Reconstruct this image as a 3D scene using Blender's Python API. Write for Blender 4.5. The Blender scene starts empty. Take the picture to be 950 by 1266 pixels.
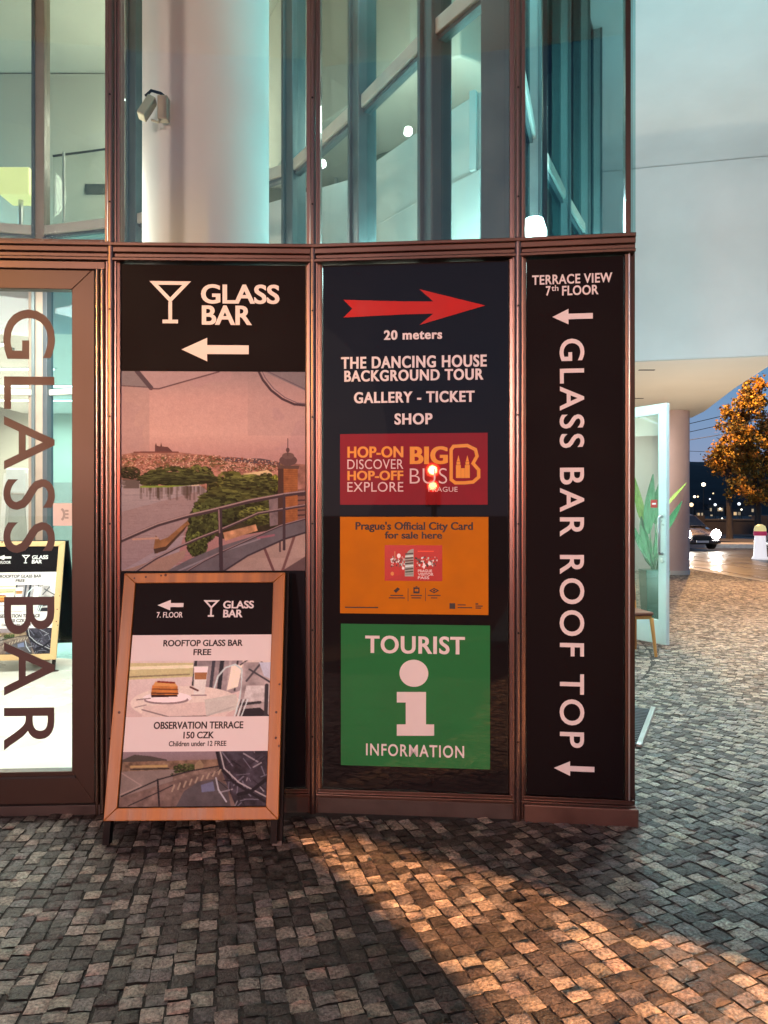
import bpy, math, random
import numpy as np
from mathutils import Vector, Matrix
random.seed(7); RNG = np.random.default_rng(7)
S = bpy.context.scene
COL = S.collection
R = math.radians

# ------------------------------------------------------------------ camera, world, lights
EYE = 1.55; F = 950.0; CX = 475.0; CY = 633.0
cd = bpy.data.cameras.new("camera"); cam = bpy.data.objects.new("camera", cd); COL.objects.link(cam)
cd.sensor_fit = 'VERTICAL'; cd.sensor_height = 24.0; cd.lens = 24.0 * F / 1266.0
cd.clip_start = 0.05; cd.clip_end = 4000
cam.location = (0, 0, EYE); cam.rotation_euler = (R(90), 0, 0)
S.camera = cam
S.view_settings.view_transform = 'Standard'; S.view_settings.look = 'None'
S.view_settings.exposure = 0.0; S.view_settings.gamma = 1.0
S.view_settings.use_curve_mapping = False
S.render.engine = 'CYCLES'
S.cycles.use_denoising = True
S.cycles.max_bounces = 8; S.cycles.diffuse_bounces = 3; S.cycles.glossy_bounces = 4
S.cycles.transparent_max_bounces = 24; S.cycles.transmission_bounces = 6
S.cycles.sample_clamp_indirect = 6.0
S.cycles.caustics_reflective = False; S.cycles.caustics_refractive = False
wd = bpy.data.worlds.new("World"); S.world = wd; wd.use_nodes = True
wn = wd.node_tree.nodes; wl = wd.node_tree.links
bg = wn['Background']; sky = wn.new('ShaderNodeTexSky'); sky.sky_type = 'NISHITA'; sky.sun_disc = False
sky.sun_elevation = R(-2.5); sky.sun_rotation = R(200); sky.altitude = 200
sky.air_density = 1.0; sky.dust_density = 0.1; sky.ozone_density = 2.5
geo = wn.new('ShaderNodeTexCoord'); sep = wn.new('ShaderNodeSeparateXYZ'); ramp = wn.new('ShaderNodeValToRGB'); add = wn.new('ShaderNodeVectorMath'); add.operation = 'ADD'
ramp.color_ramp.elements[0].position = 0.0; ramp.color_ramp.elements[0].color = (3.4, 3.5, 4.9, 1)
ramp.color_ramp.elements[1].position = .75; ramp.color_ramp.elements[1].color = (.3, .65, 1.5, 1)
e_ = ramp.color_ramp.elements.new(.17); e_.color = (1.3, 3.1, 5.4, 1)
wl.new(geo.outputs['Generated'], sep.inputs[0]); wl.new(sep.outputs['Z'], ramp.inputs[0])
wl.new(sky.outputs[0], add.inputs[0]); wl.new(ramp.outputs[0], add.inputs[1]); wl.new(add.outputs[0], bg.inputs[0])
bg.inputs[1].default_value = 0.10
# last dusk glow low behind the viewer
sd = bpy.data.lights.new("dusk_glow", 'SUN'); sd.energy = 0.02; sd.angle = R(20); sd.color = (1, .75, .6)
so = bpy.data.objects.new("dusk_glow", sd); COL.objects.link(so); so.rotation_euler = (R(85), 0, R(-20))

def lamp(kind, name, loc, power, color, radius=.1, size=(1, 1), rot=(0, 0, 0), spot=None, spread=None):
    d = bpy.data.lights.new(name, kind); d.energy = power; d.color = color
    if kind == 'AREA':
        d.shape = 'RECTANGLE'; d.size, d.size_y = size
        if spread: d.spread = R(spread)
    else: d.shadow_soft_size = radius
    if kind == 'SPOT': d.spot_size = R(spot[0]); d.spot_blend = spot[1]
    o = bpy.data.objects.new(name, d); COL.objects.link(o); o.location = loc; o.rotation_euler = rot
    return o
def aim(o, target):
    o.rotation_euler = (Vector(target) - o.location).to_track_quat('-Z', 'Y').to_euler()

PINK = (1.0, .63, .53); SODIUM = (1.0, .50, .16); ORANGE = (1.0, .54, .33)
KEY1 = (-4.7, -9.4, 4.1); KEY2 = (1.5, -12.0, 4.4); WEDGE = (7.0, -6.0, 5.0)
k_ = lamp('SPOT', "street_light_pink", KEY1, 4300, PINK, .4, spot=(44, 1.0)); aim(k_, (-.3, 4, 2.5))
k_ = lamp('SPOT', "street_light_orange", KEY2, 2800, ORANGE, .4, spot=(40, 1.0)); aim(k_, (.3, 4, 2.5))
GLINT = (-7.0, -4.5, 4.55)
k_ = lamp('SPOT', "street_light_yellow", GLINT, 2600, (1.0, .50, .08), .05, spot=(15, 1.0)); aim(k_, (-1.47, 3.97, 2.42))
lamp('POINT', "signal_light", (-1.13, -7.93, 2.42), 560, (1, .05, .02), .07)
w_ = lamp('SPOT', "street_light_sodium", WEDGE, 40000, (1.0, .46, .20), .05, spot=(44, .3)); aim(w_, (0.9, 2.6, 0))
q_ = lamp('SPOT', "square_light", (9.4, 14.8, 3.6), 2100, (1, .58, .33), .15, spot=(105, .5)); aim(q_, (7.6, 14.0, 0))
q_ = lamp('SPOT', "soffit_fill", (6.2, 15.2, .12), 420, (1, .78, .54), .2, spot=(130, .6)); aim(q_, (6.0, 16.0, 4))  # unseen fill added from below, stands in for warm bounce off the cobbles
lamp('POINT', "tree_light", (16.0, 38.6, 11.0), 7500, SODIUM, .2)
pl_ = lamp('SPOT', "entrance_spill", (3.3, 7.0, 6.6), 2100, (.90, 1.0, .96), .3, spot=(88, .9)); aim(pl_, (3.3, 7.2, 0))  # unseen ceiling spot added for the entrance's white spill on the cobbles
pl_ = lamp('SPOT', "entrance_spill", (6.2, 9.6, 6.6), 1300, (.94, 1.0, .94), .3, spot=(80, .9)); aim(pl_, (6.0, 9.4, 0))  # second added spot, carries the white spill further right
lamp('POINT', "entrance_light", (2.25, 7.7, 3.1), 150, (.50, .93, 1.0), .2)
lamp('POINT', "porch_teal_fill", (2.0, 5.4, 5.0), 70, (.45, .93, 1.0), .15)  # added fill without a fitting, brightens the return glazing
lamp('POINT', "return_fill", (1.9, 6.2, 3.0), 170, (.42, .92, 1.0), .12)  # added teal fill, no fitting, lifts the return facade and ceiling
u_ = lamp('SPOT', "fascia_fill", (4.2, 9.0, .12), 680, (.78, .93, 1.0), .2, spot=(110, .8)); aim(u_, (4.6, 12.0, 6.0))  # added wash from ground level to lift the fascia, no fitting there
lamp('POINT', "atrium_light", (1.00, 5.0, 3.45), 42, (.60, .96, 1.0), .07)
lamp('POINT', "column_warm_fill", (-2.2, 5.0, 3.2), 42, (1.0, .88, .70), .2)  # added cream fill for the left of the white column
lamp('AREA', "atrium_top_light", (-.2, 4.75, 6.75), 110, (.45, .95, 1.0), size=(2.6, .6))
lamp('AREA', "back_wall_fill", (4.9, 19.0, 3.95), 110, (1.0, 1.0, .92), size=(2, 1.5))  # extra light added under the soffit to brighten the entrance wall
lamp('AREA', "lobby_light", (-5.0, 12.0, 3.45), 800, (1.0, .92, .78), size=(5, 7))
lamp('AREA', "lobby_front_light", (-3.2, 6.2, 3.9), 330, (1.0, .96, .88), size=(2.5, 2.0))
lamp('POINT', "upper_room_light", (-3.0, 9.9, 6.3), 135, (1.0, .88, .72), .4)
lamp('POINT', "upper_prow_light", (.15, 6.9, 5.1), 80, (.90, 1.0, .90), .3)
lamp('POINT', "upper_teal_light", (-5.9, 10.2, 5.4), 55, (.55, .92, 1.0), .3)
lamp('POINT', "slab_edge_fill", (.30, 5.35, 3.25), 48, (.62, .98, 1.0), .15)  # small teal fill added inside the prow for slab edge and stair wall

# ------------------------------------------------------------------ helpers
def lin(c):
    c = np.asarray(c, float) / 255.0
    return np.where(c <= .04045, c / 12.92, ((c + .055) / 1.055) ** 2.4)
def at(px, py, Y): return Vector(((px - CX) / F * Y, Y, EYE - (py - CY) / F * Y))

MATS = {}
def mat(name, base, rough=.5, metal=0.0, coat=0.0, coat_rough=.05, var=.08, vscale=6.0, bump=0.0, bscale=40.0,
        emit=None, estr=0.0, spec=.5, stretch=(1, 1, 1), rvar=.08):
    if name in MATS: return MATS[name]
    m = bpy.data.materials.new(name); m.use_nodes = True; MATS[name] = m
    nt = m.node_tree; n = nt.nodes; l = nt.links; p = n['Principled BSDF']
    b = (*base, 1)
    p.inputs['Metallic'].default_value = metal; p.inputs['Specular IOR Level'].default_value = spec
    p.inputs['Coat Weight'].default_value = coat; p.inputs['Coat Roughness'].default_value = coat_rough
    tc = n.new('ShaderNodeTexCoord'); mp = n.new('ShaderNodeMapping'); mp.inputs['Scale'].default_value = stretch
    l.new(tc.outputs['Object'], mp.inputs[0])
    nz = n.new('ShaderNodeTexNoise'); nz.inputs['Scale'].default_value = vscale; nz.inputs['Detail'].default_value = 6
    l.new(mp.outputs[0], nz.inputs['Vector'])
    rp = n.new('ShaderNodeMapRange'); rp.inputs[1].default_value = .3; rp.inputs[2].default_value = .7
    rp.inputs[3].default_value = 1 - var; rp.inputs[4].default_value = 1 + var; l.new(nz.outputs['Fac'], rp.inputs[0])
    mx = n.new('ShaderNodeVectorMath'); mx.operation = 'SCALE'; mx.inputs[0].default_value = base
    l.new(rp.outputs[0], mx.inputs['Scale']); l.new(mx.outputs[0], p.inputs['Base Color'])
    rr = n.new('ShaderNodeMapRange'); rr.inputs[1].default_value = .3; rr.inputs[2].default_value = .7
    rr.inputs[3].default_value = max(0, rough - rvar); rr.inputs[4].default_value = min(1, rough + rvar)
    l.new(nz.outputs['Fac'], rr.inputs[0]); l.new(rr.outputs[0], p.inputs['Roughness'])
    if bump:
        n2 = n.new('ShaderNodeTexNoise'); n2.inputs['Scale'].default_value = bscale; n2.inputs['Detail'].default_value = 8
        l.new(mp.outputs[0], n2.inputs['Vector'])
        bp = n.new('ShaderNodeBump'); bp.inputs['Strength'].default_value = bump; bp.inputs['Distance'].default_value = .01
        l.new(n2.outputs['Fac'], bp.inputs['Height']); l.new(bp.outputs[0], p.inputs['Normal'])
    if emit:
        p.inputs['Emission Color'].default_value = (*emit, 1); p.inputs['Emission Strength'].default_value = estr
    return m
def glass_mat(name, tint=(.93, .97, .96), refl=1.0, rough=.015):
    m = bpy.data.materials.new(name); m.use_nodes = True; nt = m.node_tree; n = nt.nodes; l = nt.links
    n.remove(n['Principled BSDF'])
    t = n.new('ShaderNodeBsdfTransparent'); t.inputs[0].default_value = (*tint, 1)
    g = n.new('ShaderNodeBsdfGlossy'); g.inputs['Roughness'].default_value = rough; g.inputs[0].default_value = (refl, refl, refl, 1)
    f = n.new('ShaderNodeFresnel'); ge = n.new('ShaderNodeNewGeometry'); mr = n.new('ShaderNodeMapRange')
    mr.inputs[3].default_value = 1.45; mr.inputs[4].default_value = 1/1.45      # leaving the pane: same reflectance as entering
    l.new(ge.outputs['Backfacing'], mr.inputs[0]); l.new(mr.outputs[0], f.inputs[0])
    x = n.new('ShaderNodeMixShader'); l.new(f.outputs[0], x.inputs[0]); l.new(t.outputs[0], x.inputs[1]); l.new(g.outputs[0], x.inputs[2])
    l.new(x.outputs[0], n['Material Output'].inputs[0]); return m
def attr_mat(name, rough=.5, coat=0, bump=0, bscale=60, noise=0.0, nscale=30, spec=.5):
    m = bpy.data.materials.new(name); m.use_nodes = True; nt = m.node_tree; n = nt.nodes; l = nt.links; p = n['Principled BSDF']
    a = n.new('ShaderNodeAttribute'); a.attribute_name = 'col'
    p.inputs['Roughness'].default_value = rough; p.inputs['Coat Weight'].default_value = coat
    p.inputs['Coat Roughness'].default_value = .06; p.inputs['Specular IOR Level'].default_value = spec
    src = a.outputs['Color']
    tc = n.new('ShaderNodeTexCoord')
    if noise:
        nz = n.new('ShaderNodeTexNoise'); nz.inputs['Scale'].default_value = nscale; nz.inputs['Detail'].default_value = 8; nz.inputs['Roughness'].default_value = .65
        l.new(tc.outputs['Object'], nz.inputs['Vector'])
        rp = n.new('ShaderNodeMapRange'); rp.inputs[1].default_value = .3; rp.inputs[2].default_value = .7
        rp.inputs[3].default_value = 1 - noise; rp.inputs[4].default_value = 1 + noise; l.new(nz.outputs['Fac'], rp.inputs[0])
        mx = n.new('ShaderNodeVectorMath'); mx.operation = 'SCALE'; l.new(src, mx.inputs[0]); l.new(rp.outputs[0], mx.inputs['Scale']); src = mx.outputs[0]
    l.new(src, p.inputs['Base Color'])
    if bump:
        n2 = n.new('ShaderNodeTexNoise'); n2.inputs['Scale'].default_value = bscale; n2.inputs['Detail'].default_value = 8; n2.inputs['Roughness'].default_value = .6
        l.new(tc.outputs['Object'], n2.inputs['Vector'])
        bp = n.new('ShaderNodeBump'); bp.inputs['Strength'].default_value = bump; bp.inputs['Distance'].default_value = .012
        l.new(n2.outputs['Fac'], bp.inputs['Height']); l.new(bp.outputs[0], p.inputs['Normal'])
    return m

def link(name, me, m, parent=None, matrix=None):
    o = bpy.data.objects.new(name, me); COL.objects.link(o)
    if m is not None: me.materials.append(m)
    if parent is not None: o.parent = parent
    if matrix is not None: o.matrix_local = matrix
    return o
class MB:
    def __init__(s): s.v = []; s.f = []
    def add(s, vs, fs):
        k = len(s.v); s.v += [tuple(v) for v in vs]; s.f += [tuple(i + k for i in f) for f in fs]; return s
    def box(s, x0, x1, y0, y1, z0, z1):
        return s.add([(x0,y0,z0),(x1,y0,z0),(x1,y1,z0),(x0,y1,z0),(x0,y0,z1),(x1,y0,z1),(x1,y1,z1),(x0,y1,z1)],
                     [(0,3,2,1),(4,5,6,7),(0,1,5,4),(1,2,6,5),(2,3,7,6),(3,0,4,7)])
    def obox(s, M, hx, hy, hz):
        vs = [M @ Vector((a*hx, b*hy, c*hz)) for c in (-1,1) for (a,b) in ((-1,-1),(1,-1),(1,1),(-1,1))]
        return s.add(vs, [(0,3,2,1),(4,5,6,7),(0,1,5,4),(1,2,6,5),(2,3,7,6),(3,0,4,7)])
    def prism(s, poly, z0, z1):           # polygon in xy, extruded in z
        n = len(poly)
        vs = [(x, y, z0) for x, y in poly] + [(x, y, z1) for x, y in poly]
        return s.add(vs, [tuple(range(n))[::-1], tuple(range(n, 2*n))] + [(i, (i+1) % n, n+(i+1) % n, n+i) for i in range(n)])
    def tube(s, pts, r, k=10, caps=True):
        pts = [Vector(p) for p in pts]; n = len(pts); rs = r if isinstance(r, (list, tuple)) else [r]*n
        vs = []; ref = None
        for i, p in enumerate(pts):
            t = (pts[min(i+1, n-1)] - pts[max(i-1, 0)]).normalized()
            if ref is None: ref = Vector((0,0,1)) if abs(t.z) < .9 else Vector((1,0,0))
            a = t.cross(ref).normalized(); b = a.cross(t).normalized(); ref = b
            for j in range(k):
                q = 2*math.pi*j/k; vs.append(p + (a*math.cos(q) + b*math.sin(q))*rs[i])
        fs = [(i*k+j, i*k+(j+1) % k, (i+1)*k+(j+1) % k, (i+1)*k+j) for i in range(n-1) for j in range(k)]
        if caps: fs += [tuple(range(k))[::-1], tuple(range((n-1)*k, n*k))]
        return s.add(vs, fs)
    def lathe(s, prof, k=24, c=(0,0,0), axis='z'):
        vs = []
        for r, z in prof:
            for j in range(k):
                q = 2*math.pi*j/k; x, y = r*math.cos(q), r*math.sin(q)
                if axis == 'z': v = (x, y, z)
                elif axis == 'y': v = (x, z, y)
                else: v = (z, x, y)
                vs.append((v[0]+c[0], v[1]+c[1], v[2]+c[2]))
        n = len(prof)
        fs = [(i*k+j, i*k+(j+1) % k, (i+1)*k+(j+1) % k, (i+1)*k+j) for i in range(n-1) for j in range(k)]
        fs += [tuple(range(k))[::-1], tuple(range((n-1)*k, n*k))]
        return s.add(vs, fs)
    def build(s, name, m, parent=None, bevel=0, smooth=False, matrix=None, seg=2):
        me = bpy.data.meshes.new(name); me.from_pydata(s.v, [], s.f); me.update()
        import bmesh
        bm = bmesh.new(); bm.from_mesh(me); bmesh.ops.recalc_face_normals(bm, faces=bm.faces); bm.to_mesh(me); bm.free()
        if smooth: me.polygons.foreach_set('use_smooth', [True]*len(me.polygons))
        o = link(name, me, m, parent, matrix)
        if smooth is True and len(me.polygons) > 8:
            try: me.set_sharp_from_angle(angle=R(40))
            except Exception: pass
        if bevel:
            b = o.modifiers.new('b', 'BEVEL'); b.width = bevel; b.segments = seg; b.limit_method = 'ANGLE'; b.harden_normals = False
        return o
def empty(name, loc=(0,0,0), matrix=None):
    o = bpy.data.objects.new(name, None); COL.objects.link(o); o.empty_display_size = .1
    if matrix is not None: o.matrix_world = matrix
    else: o.location = loc
    return o
def tag(o, label=None, cat=None, group=None, kind=None):
    if label: o['label'] = label
    if cat: o['category'] = cat
    if group: o['group'] = group
    if kind: o['kind'] = kind
    return o
def thing(name, label, cat, loc=(0,0,0), group=None, matrix=None): return tag(empty(name, loc, matrix), label, cat, group)
def copy_tree(o, parent=None):
    c = o.copy(); COL.objects.link(c)
    if parent is not None: c.parent = parent
    for ch in [x for x in bpy.data.objects if x.parent is o]: copy_tree(ch, c)
    return c

class Plane:
    """a real surface: origin, unit right, unit up, outward normal"""
    def __init__(s, o, ex, ey):
        s.o = Vector(o); s.ex = Vector(ex).normalized(); s.ey = Vector(ey).normalized(); s.n = s.ex.cross(s.ey).normalized()
    def uv(s, px, py):
        d = Vector(((px-CX)/F, 1, -(py-CY)/F)); e = Vector((0,0,EYE))
        p = e + d*((s.o - e).dot(s.n)/d.dot(s.n)); q = p - s.o
        return q.dot(s.ex), q.dot(s.ey)
    def M(s, c=0.0):
        o = s.o + s.n*c
        return Matrix(((s.ex.x, s.ey.x, s.n.x, o.x), (s.ex.y, s.ey.y, s.n.y, o.y), (s.ex.z, s.ey.z, s.n.z, o.z), (0,0,0,1)))
    def rect(s, x0, y0, x1, y1):
        """pixel box -> (a0,b0,a1,b1)"""
        xm, ym = (x0+x1)/2, (y0+y1)/2
        return s.uv(x0, ym)[0], s.uv(xm, y1)[1], s.uv(x1, ym)[0], s.uv(xm, y0)[1]
    def poly(s, pts): return [s.uv(*p) for p in pts]

def text_mesh(body, weight=0.0, bold=0.0, spacing=1.0, rot=False):
    """lettering as a flat mesh normalised to the unit box; bold = extra shifted copies"""
    c = bpy.data.curves.new("t", 'FONT'); c.body = body; c.offset = weight; c.space_character = spacing; c.extrude = .5; c.resolution_u = 5
    o = bpy.data.objects.new("t", c); COL.objects.link(o)
    dg = bpy.context.evaluated_depsgraph_get(); me = bpy.data.meshes.new_from_object(o.evaluated_get(dg), depsgraph=dg)
    v = np.empty(len(me.vertices)*3); me.vertices.foreach_get('co', v); v = v.reshape(-1, 3)
    f = [tuple(p.vertices) for p in me.polygons]
    bpy.data.objects.remove(o); bpy.data.curves.remove(c); bpy.data.meshes.remove(me)
    if bold:
        parts = [(0, 0), (bold, .11), (-bold, .22), (bold*.5, .33), (-bold*.5, .44)]
        vv = []; ff = []; k = 0
        for dx, dz in parts:
            w = v.copy(); w[:, 0] += dx; w[:, 2] += dz*np.sign(w[:, 2]); vv.append(w); ff += [tuple(i+k for i in q) for q in f]; k += len(v)
        v = np.vstack(vv); f = ff
    if rot: v = np.stack([v[:, 1], -v[:, 0], v[:, 2]], 1)
    mn, mxx = v[:, :2].min(0), v[:, :2].max(0)
    v[:, :2] = (v[:, :2]-mn)/(mxx-mn)
    v[:, 2] = v[:, 2]/max(1e-6, v[:, 2].max()-v[:, 2].min())
    return v, f
def put_text(body, box, m, parent, c=.002, weight=.0, bold=0.0, spacing=1.0, rot=False, th=.0014, name='lettering'):
    a0, b0, a1, b1 = box
    v, f = text_mesh(body, weight, bold, spacing, rot)
    v = v*np.array([a1-a0, b1-b0, th]) + np.array([a0, b0, c+th/2])
    me = bpy.data.meshes.new(name); me.from_pydata(v.tolist(), [], f); me.update()
    return link(name, me, m, parent)
def put_poly(poly, m, parent, c=.002, th=.0014, name='emblem', holes=None):
    mb = MB(); mb.prism(poly, c, c+th); return mb.build(name, m, parent)
def stroke(pts, w, closed=False):
    """flat ribbon polygon following a polyline (list of quads)"""
    P = [Vector((p[0], p[1], 0)) for p in pts]; n = len(P); L = []; Rr = []
    for i in range(n):
        a = P[(i-1) % n] if (closed or i > 0) else P[i]; b = P[(i+1) % n] if (closed or i < n-1) else P[i]
        d1 = (P[i]-a).normalized() if (P[i]-a).length > 1e-9 else (b-P[i]).normalized()
        d2 = (b-P[i]).normalized() if (b-P[i]).length > 1e-9 else d1
        n1 = Vector((-d1.y, d1.x, 0)); n2 = Vector((-d2.y, d2.x, 0)); nn = (n1+n2).normalized(); k = 1/max(.35, nn.dot(n1))
        L.append(P[i]+nn*w/2*k); Rr.append(P[i]-nn*w/2*k)
    return L, Rr
def put_stroke(mb, pts, w, c, th, closed=False):
    L, Rr = stroke(pts, w, closed); n = len(L); m_ = n if closed else n-1
    vs = [(p.x, p.y, z) for z in (c, c+th) for q in (L, Rr) for p in q]
    fs = []
    for i in range(m_):
        j = (i+1) % n
        fs += [(2*n+i, 3*n+i, 3*n+j, 2*n+j), (i, j, n+j, n+i), (i, 2*n+i, 2*n+j, j), (n+i, n+j, 3*n+j, 3*n+i)]
    if not closed: fs += [(0, n, 3*n, 2*n), (n-1, 3*n-1, 4*n-1, 2*n-1)]
    mb.add(vs, fs); return mb
def arrow_left(box, frac=.33, shaft=.34):
    a0, b0, a1, b1 = box; h = b1-b0; w = a1-a0; m_ = (b0+b1)/2
    return [(a0, m_), (a0+w*frac, b0), (a0+w*frac, m_-h*shaft/2), (a1, m_-h*shaft/2), (a1, m_+h*shaft/2), (a0+w*frac, m_+h*shaft/2), (a0+w*frac, b1)]
def cocktail(mb, box, t, c, th=.0014):
    a0, b0, a1, b1 = box; w = a1-a0; h = b1-b0; xm = (a0+a1)/2
    ym = b1-h*.45
    put_stroke(mb, [(a0+t*.8, b1-t/2), (a1-t*.8, b1-t/2), (xm, ym)], t, c, th, closed=True)
    mb.box(xm-t/2, xm+t/2, b0+t, ym-t*.4, c, c+th); mb.box(xm-w*.2, xm+w*.2, b0, b0+t, c, c+th*.97)

# ---- painter for printed photographs (the prints are flat pictures on real boards)
def vnoise(w, h, scale, seed, octs=4):
    r = np.random.default_rng(seed); out = np.zeros((h, w)); amp = 1; tot = 0
    for o in range(octs):
        n = max(2, int(scale*2**o)); g = r.random((n+2, n+2))
        x = np.linspace(0, n, w); y = np.linspace(0, n*h/w, h) % n
        xi = x.astype(int); yi = y.astype(int); fx = x-xi; fy = (y-yi)[:, None]
        fx = fx*fx*(3-2*fx); fy = fy*fy*(3-2*fy)
        A = g[yi][:, xi]; B = g[yi][:, xi+1]; C = g[yi+1][:, xi]; D = g[yi+1][:, xi+1]
        out += amp*((A*(1-fx)+B*fx)*(1-fy)+(C*(1-fx)+D*fx)*fy); tot += amp; amp *= .55
    return out/tot
class Art:
    def __init__(s, x0, y0, x1, y1, w, h, white, ss=2):
        s.ss = ss; s.w, s.h = w*ss, h*ss; s.white = lin(white)
        xs = x0+(np.arange(s.w)+.5)/s.w*(x1-x0); ys = y0+(np.arange(s.h)+.5)/s.h*(y1-y0)
        s.X, s.Y = np.meshgrid(xs, ys); s.c = np.zeros((s.h, s.w, 3)); s.k = 1
    def col(s, c): return np.clip(.8*lin(c)/s.white, 0, .85)
    def put(s, mask, c, a=1.0, noise=0, nscale=20, octs=4):
        al = mask.astype(float)*a; colr = s.col(c)[None, None]
        if noise:
            s.k += 1; n = vnoise(s.w, s.h, nscale, s.k, octs); colr = colr*(1+noise*(n-.5)*2*1.6)[..., None]
        s.c = s.c*(1-al[..., None])+np.clip(colr, 0, .85)*al[..., None]
    def grad(s, stops):
        ys = [q[0] for q in stops]; cs = np.array([s.col(q[1]) for q in stops])
        for i in range(3): s.c[..., i] = np.interp(s.Y, ys, cs[:, i])
    def pmask(s, pts):
        m = np.zeros(s.X.shape, bool); n = len(pts)
        for i in range(n):
            (xa, ya), (xb, yb) = pts[i], pts[(i+1) % n]
            if ya == yb: continue
            m ^= ((ya > s.Y) != (yb > s.Y)) & (s.X < (xb-xa)*(s.Y-ya)/(yb-ya)+xa)
        return m
    def poly(s, pts, c, **k): s.put(s.pmask(pts), c, **k)
    def line(s, pts, w, c, **k):
        m = np.zeros(s.X.shape, bool)
        for (xa, ya), (xb, yb) in zip(pts, pts[1:]):
            dx, dy = xb-xa, yb-ya; L = dx*dx+dy*dy
            t = np.clip(((s.X-xa)*dx+(s.Y-ya)*dy)/max(L, 1e-9), 0, 1)
            m |= (s.X-xa-t*dx)**2+(s.Y-ya-t*dy)**2 < (w/2)**2
        s.put(m, c, **k)
    def ell(s, cx, cy, rx, ry, c, a=1.0, noise=0):
        xs, ys = s.X[0], s.Y[:, 0]; i0, i1 = np.searchsorted(xs, (cx-rx, cx+rx)); j0, j1 = np.searchsorted(ys, (cy-ry, cy+ry))
        if i1 <= i0 or j1 <= j0: return
        m = (((s.X[j0:j1, i0:i1]-cx)/rx)**2+((s.Y[j0:j1, i0:i1]-cy)/ry)**2 < 1)*a
        s.c[j0:j1, i0:i1] = s.c[j0:j1, i0:i1]*(1-m[..., None])+s.col(c)*m[..., None]
    def foliage(s, cx, cy, rx, ry, c, seed, n=40):
        r = np.random.default_rng(seed)
        for i in range(n):
            a = r.random()*6.28; q = math.sqrt(r.random()); x = cx+rx*q*math.cos(a); y = cy+ry*q*math.sin(a); z = r.uniform(.05, .15)
            k = r.uniform(.35, 1.35)*(1.0-.25*(y-cy)/ry)
            s.ell(x, y, rx*z, ry*z*.8, tuple(min(255, v*k*.86) for v in c), a=.8)
    def out(s):
        g = vnoise(s.w, s.h, s.w/3.0, 77, 3); g2 = vnoise(s.w, s.h, s.w/16.0, 78, 3); s.c = np.clip(s.c*(1+.22*(g-.5)+.10*(g2-.5))[..., None], 0, .9)
        s.c = s.c**1.3*(.42**-.3)
        h, w = s.h//s.ss, s.w//s.ss
        return s.c.reshape(h, s.ss, w, s.ss, 3).mean((1, 3))
def put_print(name, art, box, m, parent, c=.001, corners=None):
    img = art.out(); h, w, _ = img.shape; a0, b0, a1, b1 = box
    u = np.linspace(0, 1, w); v = np.linspace(0, 1, h); U, V = np.meshgrid(u, v)
    X = a0+U*(a1-a0); Y = b1+V*(b0-b1); Z = np.full_like(X, c)
    co = np.stack([X, Y, Z], -1).reshape(-1, 3)
    i = np.arange((h-1)*w).reshape(h-1, w)[:, :-1].ravel()
    fs = np.stack([i, i+w, i+w+1, i+1], 1)
    me = bpy.data.meshes.new(name); me.from_pydata(co.tolist(), [], fs.tolist()); me.update()
    ca = me.color_attributes.new('col', 'FLOAT_COLOR', 'POINT')
    ca.data.foreach_set('color', np.concatenate([img.reshape(-1, 3), np.ones((h*w, 1))], 1).ravel())
    return link(name, me, m, parent)

# ------------------------------------------------------------------ materials
FRAME = mat('brown_anodised_metal', (.092, .060, .050), .34, .9, var=.06, vscale=2, rvar=.04, stretch=(1, 1, .15))
MULL = mat('mullion_metal', (.20, .135, .118), .30, .9, var=.06, vscale=2, rvar=.04, stretch=(1, 1, .15))
JAMB = mat('polished_jamb_metal', (.26, .19, .15), .22, .95, var=.05, vscale=2, rvar=.03)
FRAME_DK = mat('dark_bronze_metal', (.06, .042, .038), .42, .9, var=.15, vscale=4, rvar=.1)
PLINTH = mat('worn_base_metal', (.060, .047, .042), .6, .4, var=.35, vscale=7, rvar=.15, bump=.3, bscale=18)
INNER = mat('grey_green_aluminium', (.16, .19, .19), .45, .5, var=.1)
INNER_LIT = mat('teal_lit_aluminium', (.34, .40, .40), .45, .3, var=.08)  # lit copy of the inner aluminium: teal light put into the colour
INNER_LT = mat('pale_aluminium', (.62, .58, .50), .45, .2, var=.08)
SILVER = mat('brushed_silver', (.62, .63, .63), .35, .9, var=.08, stretch=(1, 1, .1), vscale=8)
WHITE = mat('white_plaster', (.74, .74, .72), .8, var=.05, vscale=1.2, bump=.05, bscale=12)
BEIGE = mat('beige_plaster', (.55, .54, .47), .8, var=.05, vscale=1.0)
OLIVE = mat('dark_olive_panel', (.16, .17, .13), .7, var=.1)
CONCRETE = mat('pale_render', (.66, .64, .61), .85, var=.07, vscale=.8, bump=.12, bscale=9)
GLASS = glass_mat('clear_glass', (.90, .95, .94)); INGLASS = glass_mat('inner_glass', (.90, .96, .94), refl=.5); LOBBYGLASS = glass_mat('lobby_glass', (.95, .96, .95), refl=.5); TEALGLASS = glass_mat('teal_glass', (.66, .90, .95), refl=.5); SIDEGLASS = glass_mat('side_glass', (.78, .95, .95), refl=.0)
BLACK_GLOSS = mat('glossy_black_board', (.006, .0055, .0065), .6, coat=.6, coat_rough=.02, var=.1, rvar=.05, spec=.06)
BLACK_SATIN = mat('satin_black_print', (.0065, .0048, .006), .6, var=.25, vscale=2, spec=.08)
NAVY = mat('dark_navy_print', (.0055, .0065, .011), .6, var=.2, vscale=2, spec=.08)
LETTER = mat('white_vinyl_letter', (.78, .77, .76), .5, var=.03)
BLACKINK = mat('black_ink', (.02, .018, .018), .6)
PINE = mat('orange_pine', (.36, .130, .016), .42, var=.42, vscale=14, stretch=(1, .07, 1), bump=.2, bscale=30, rvar=.1)
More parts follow.
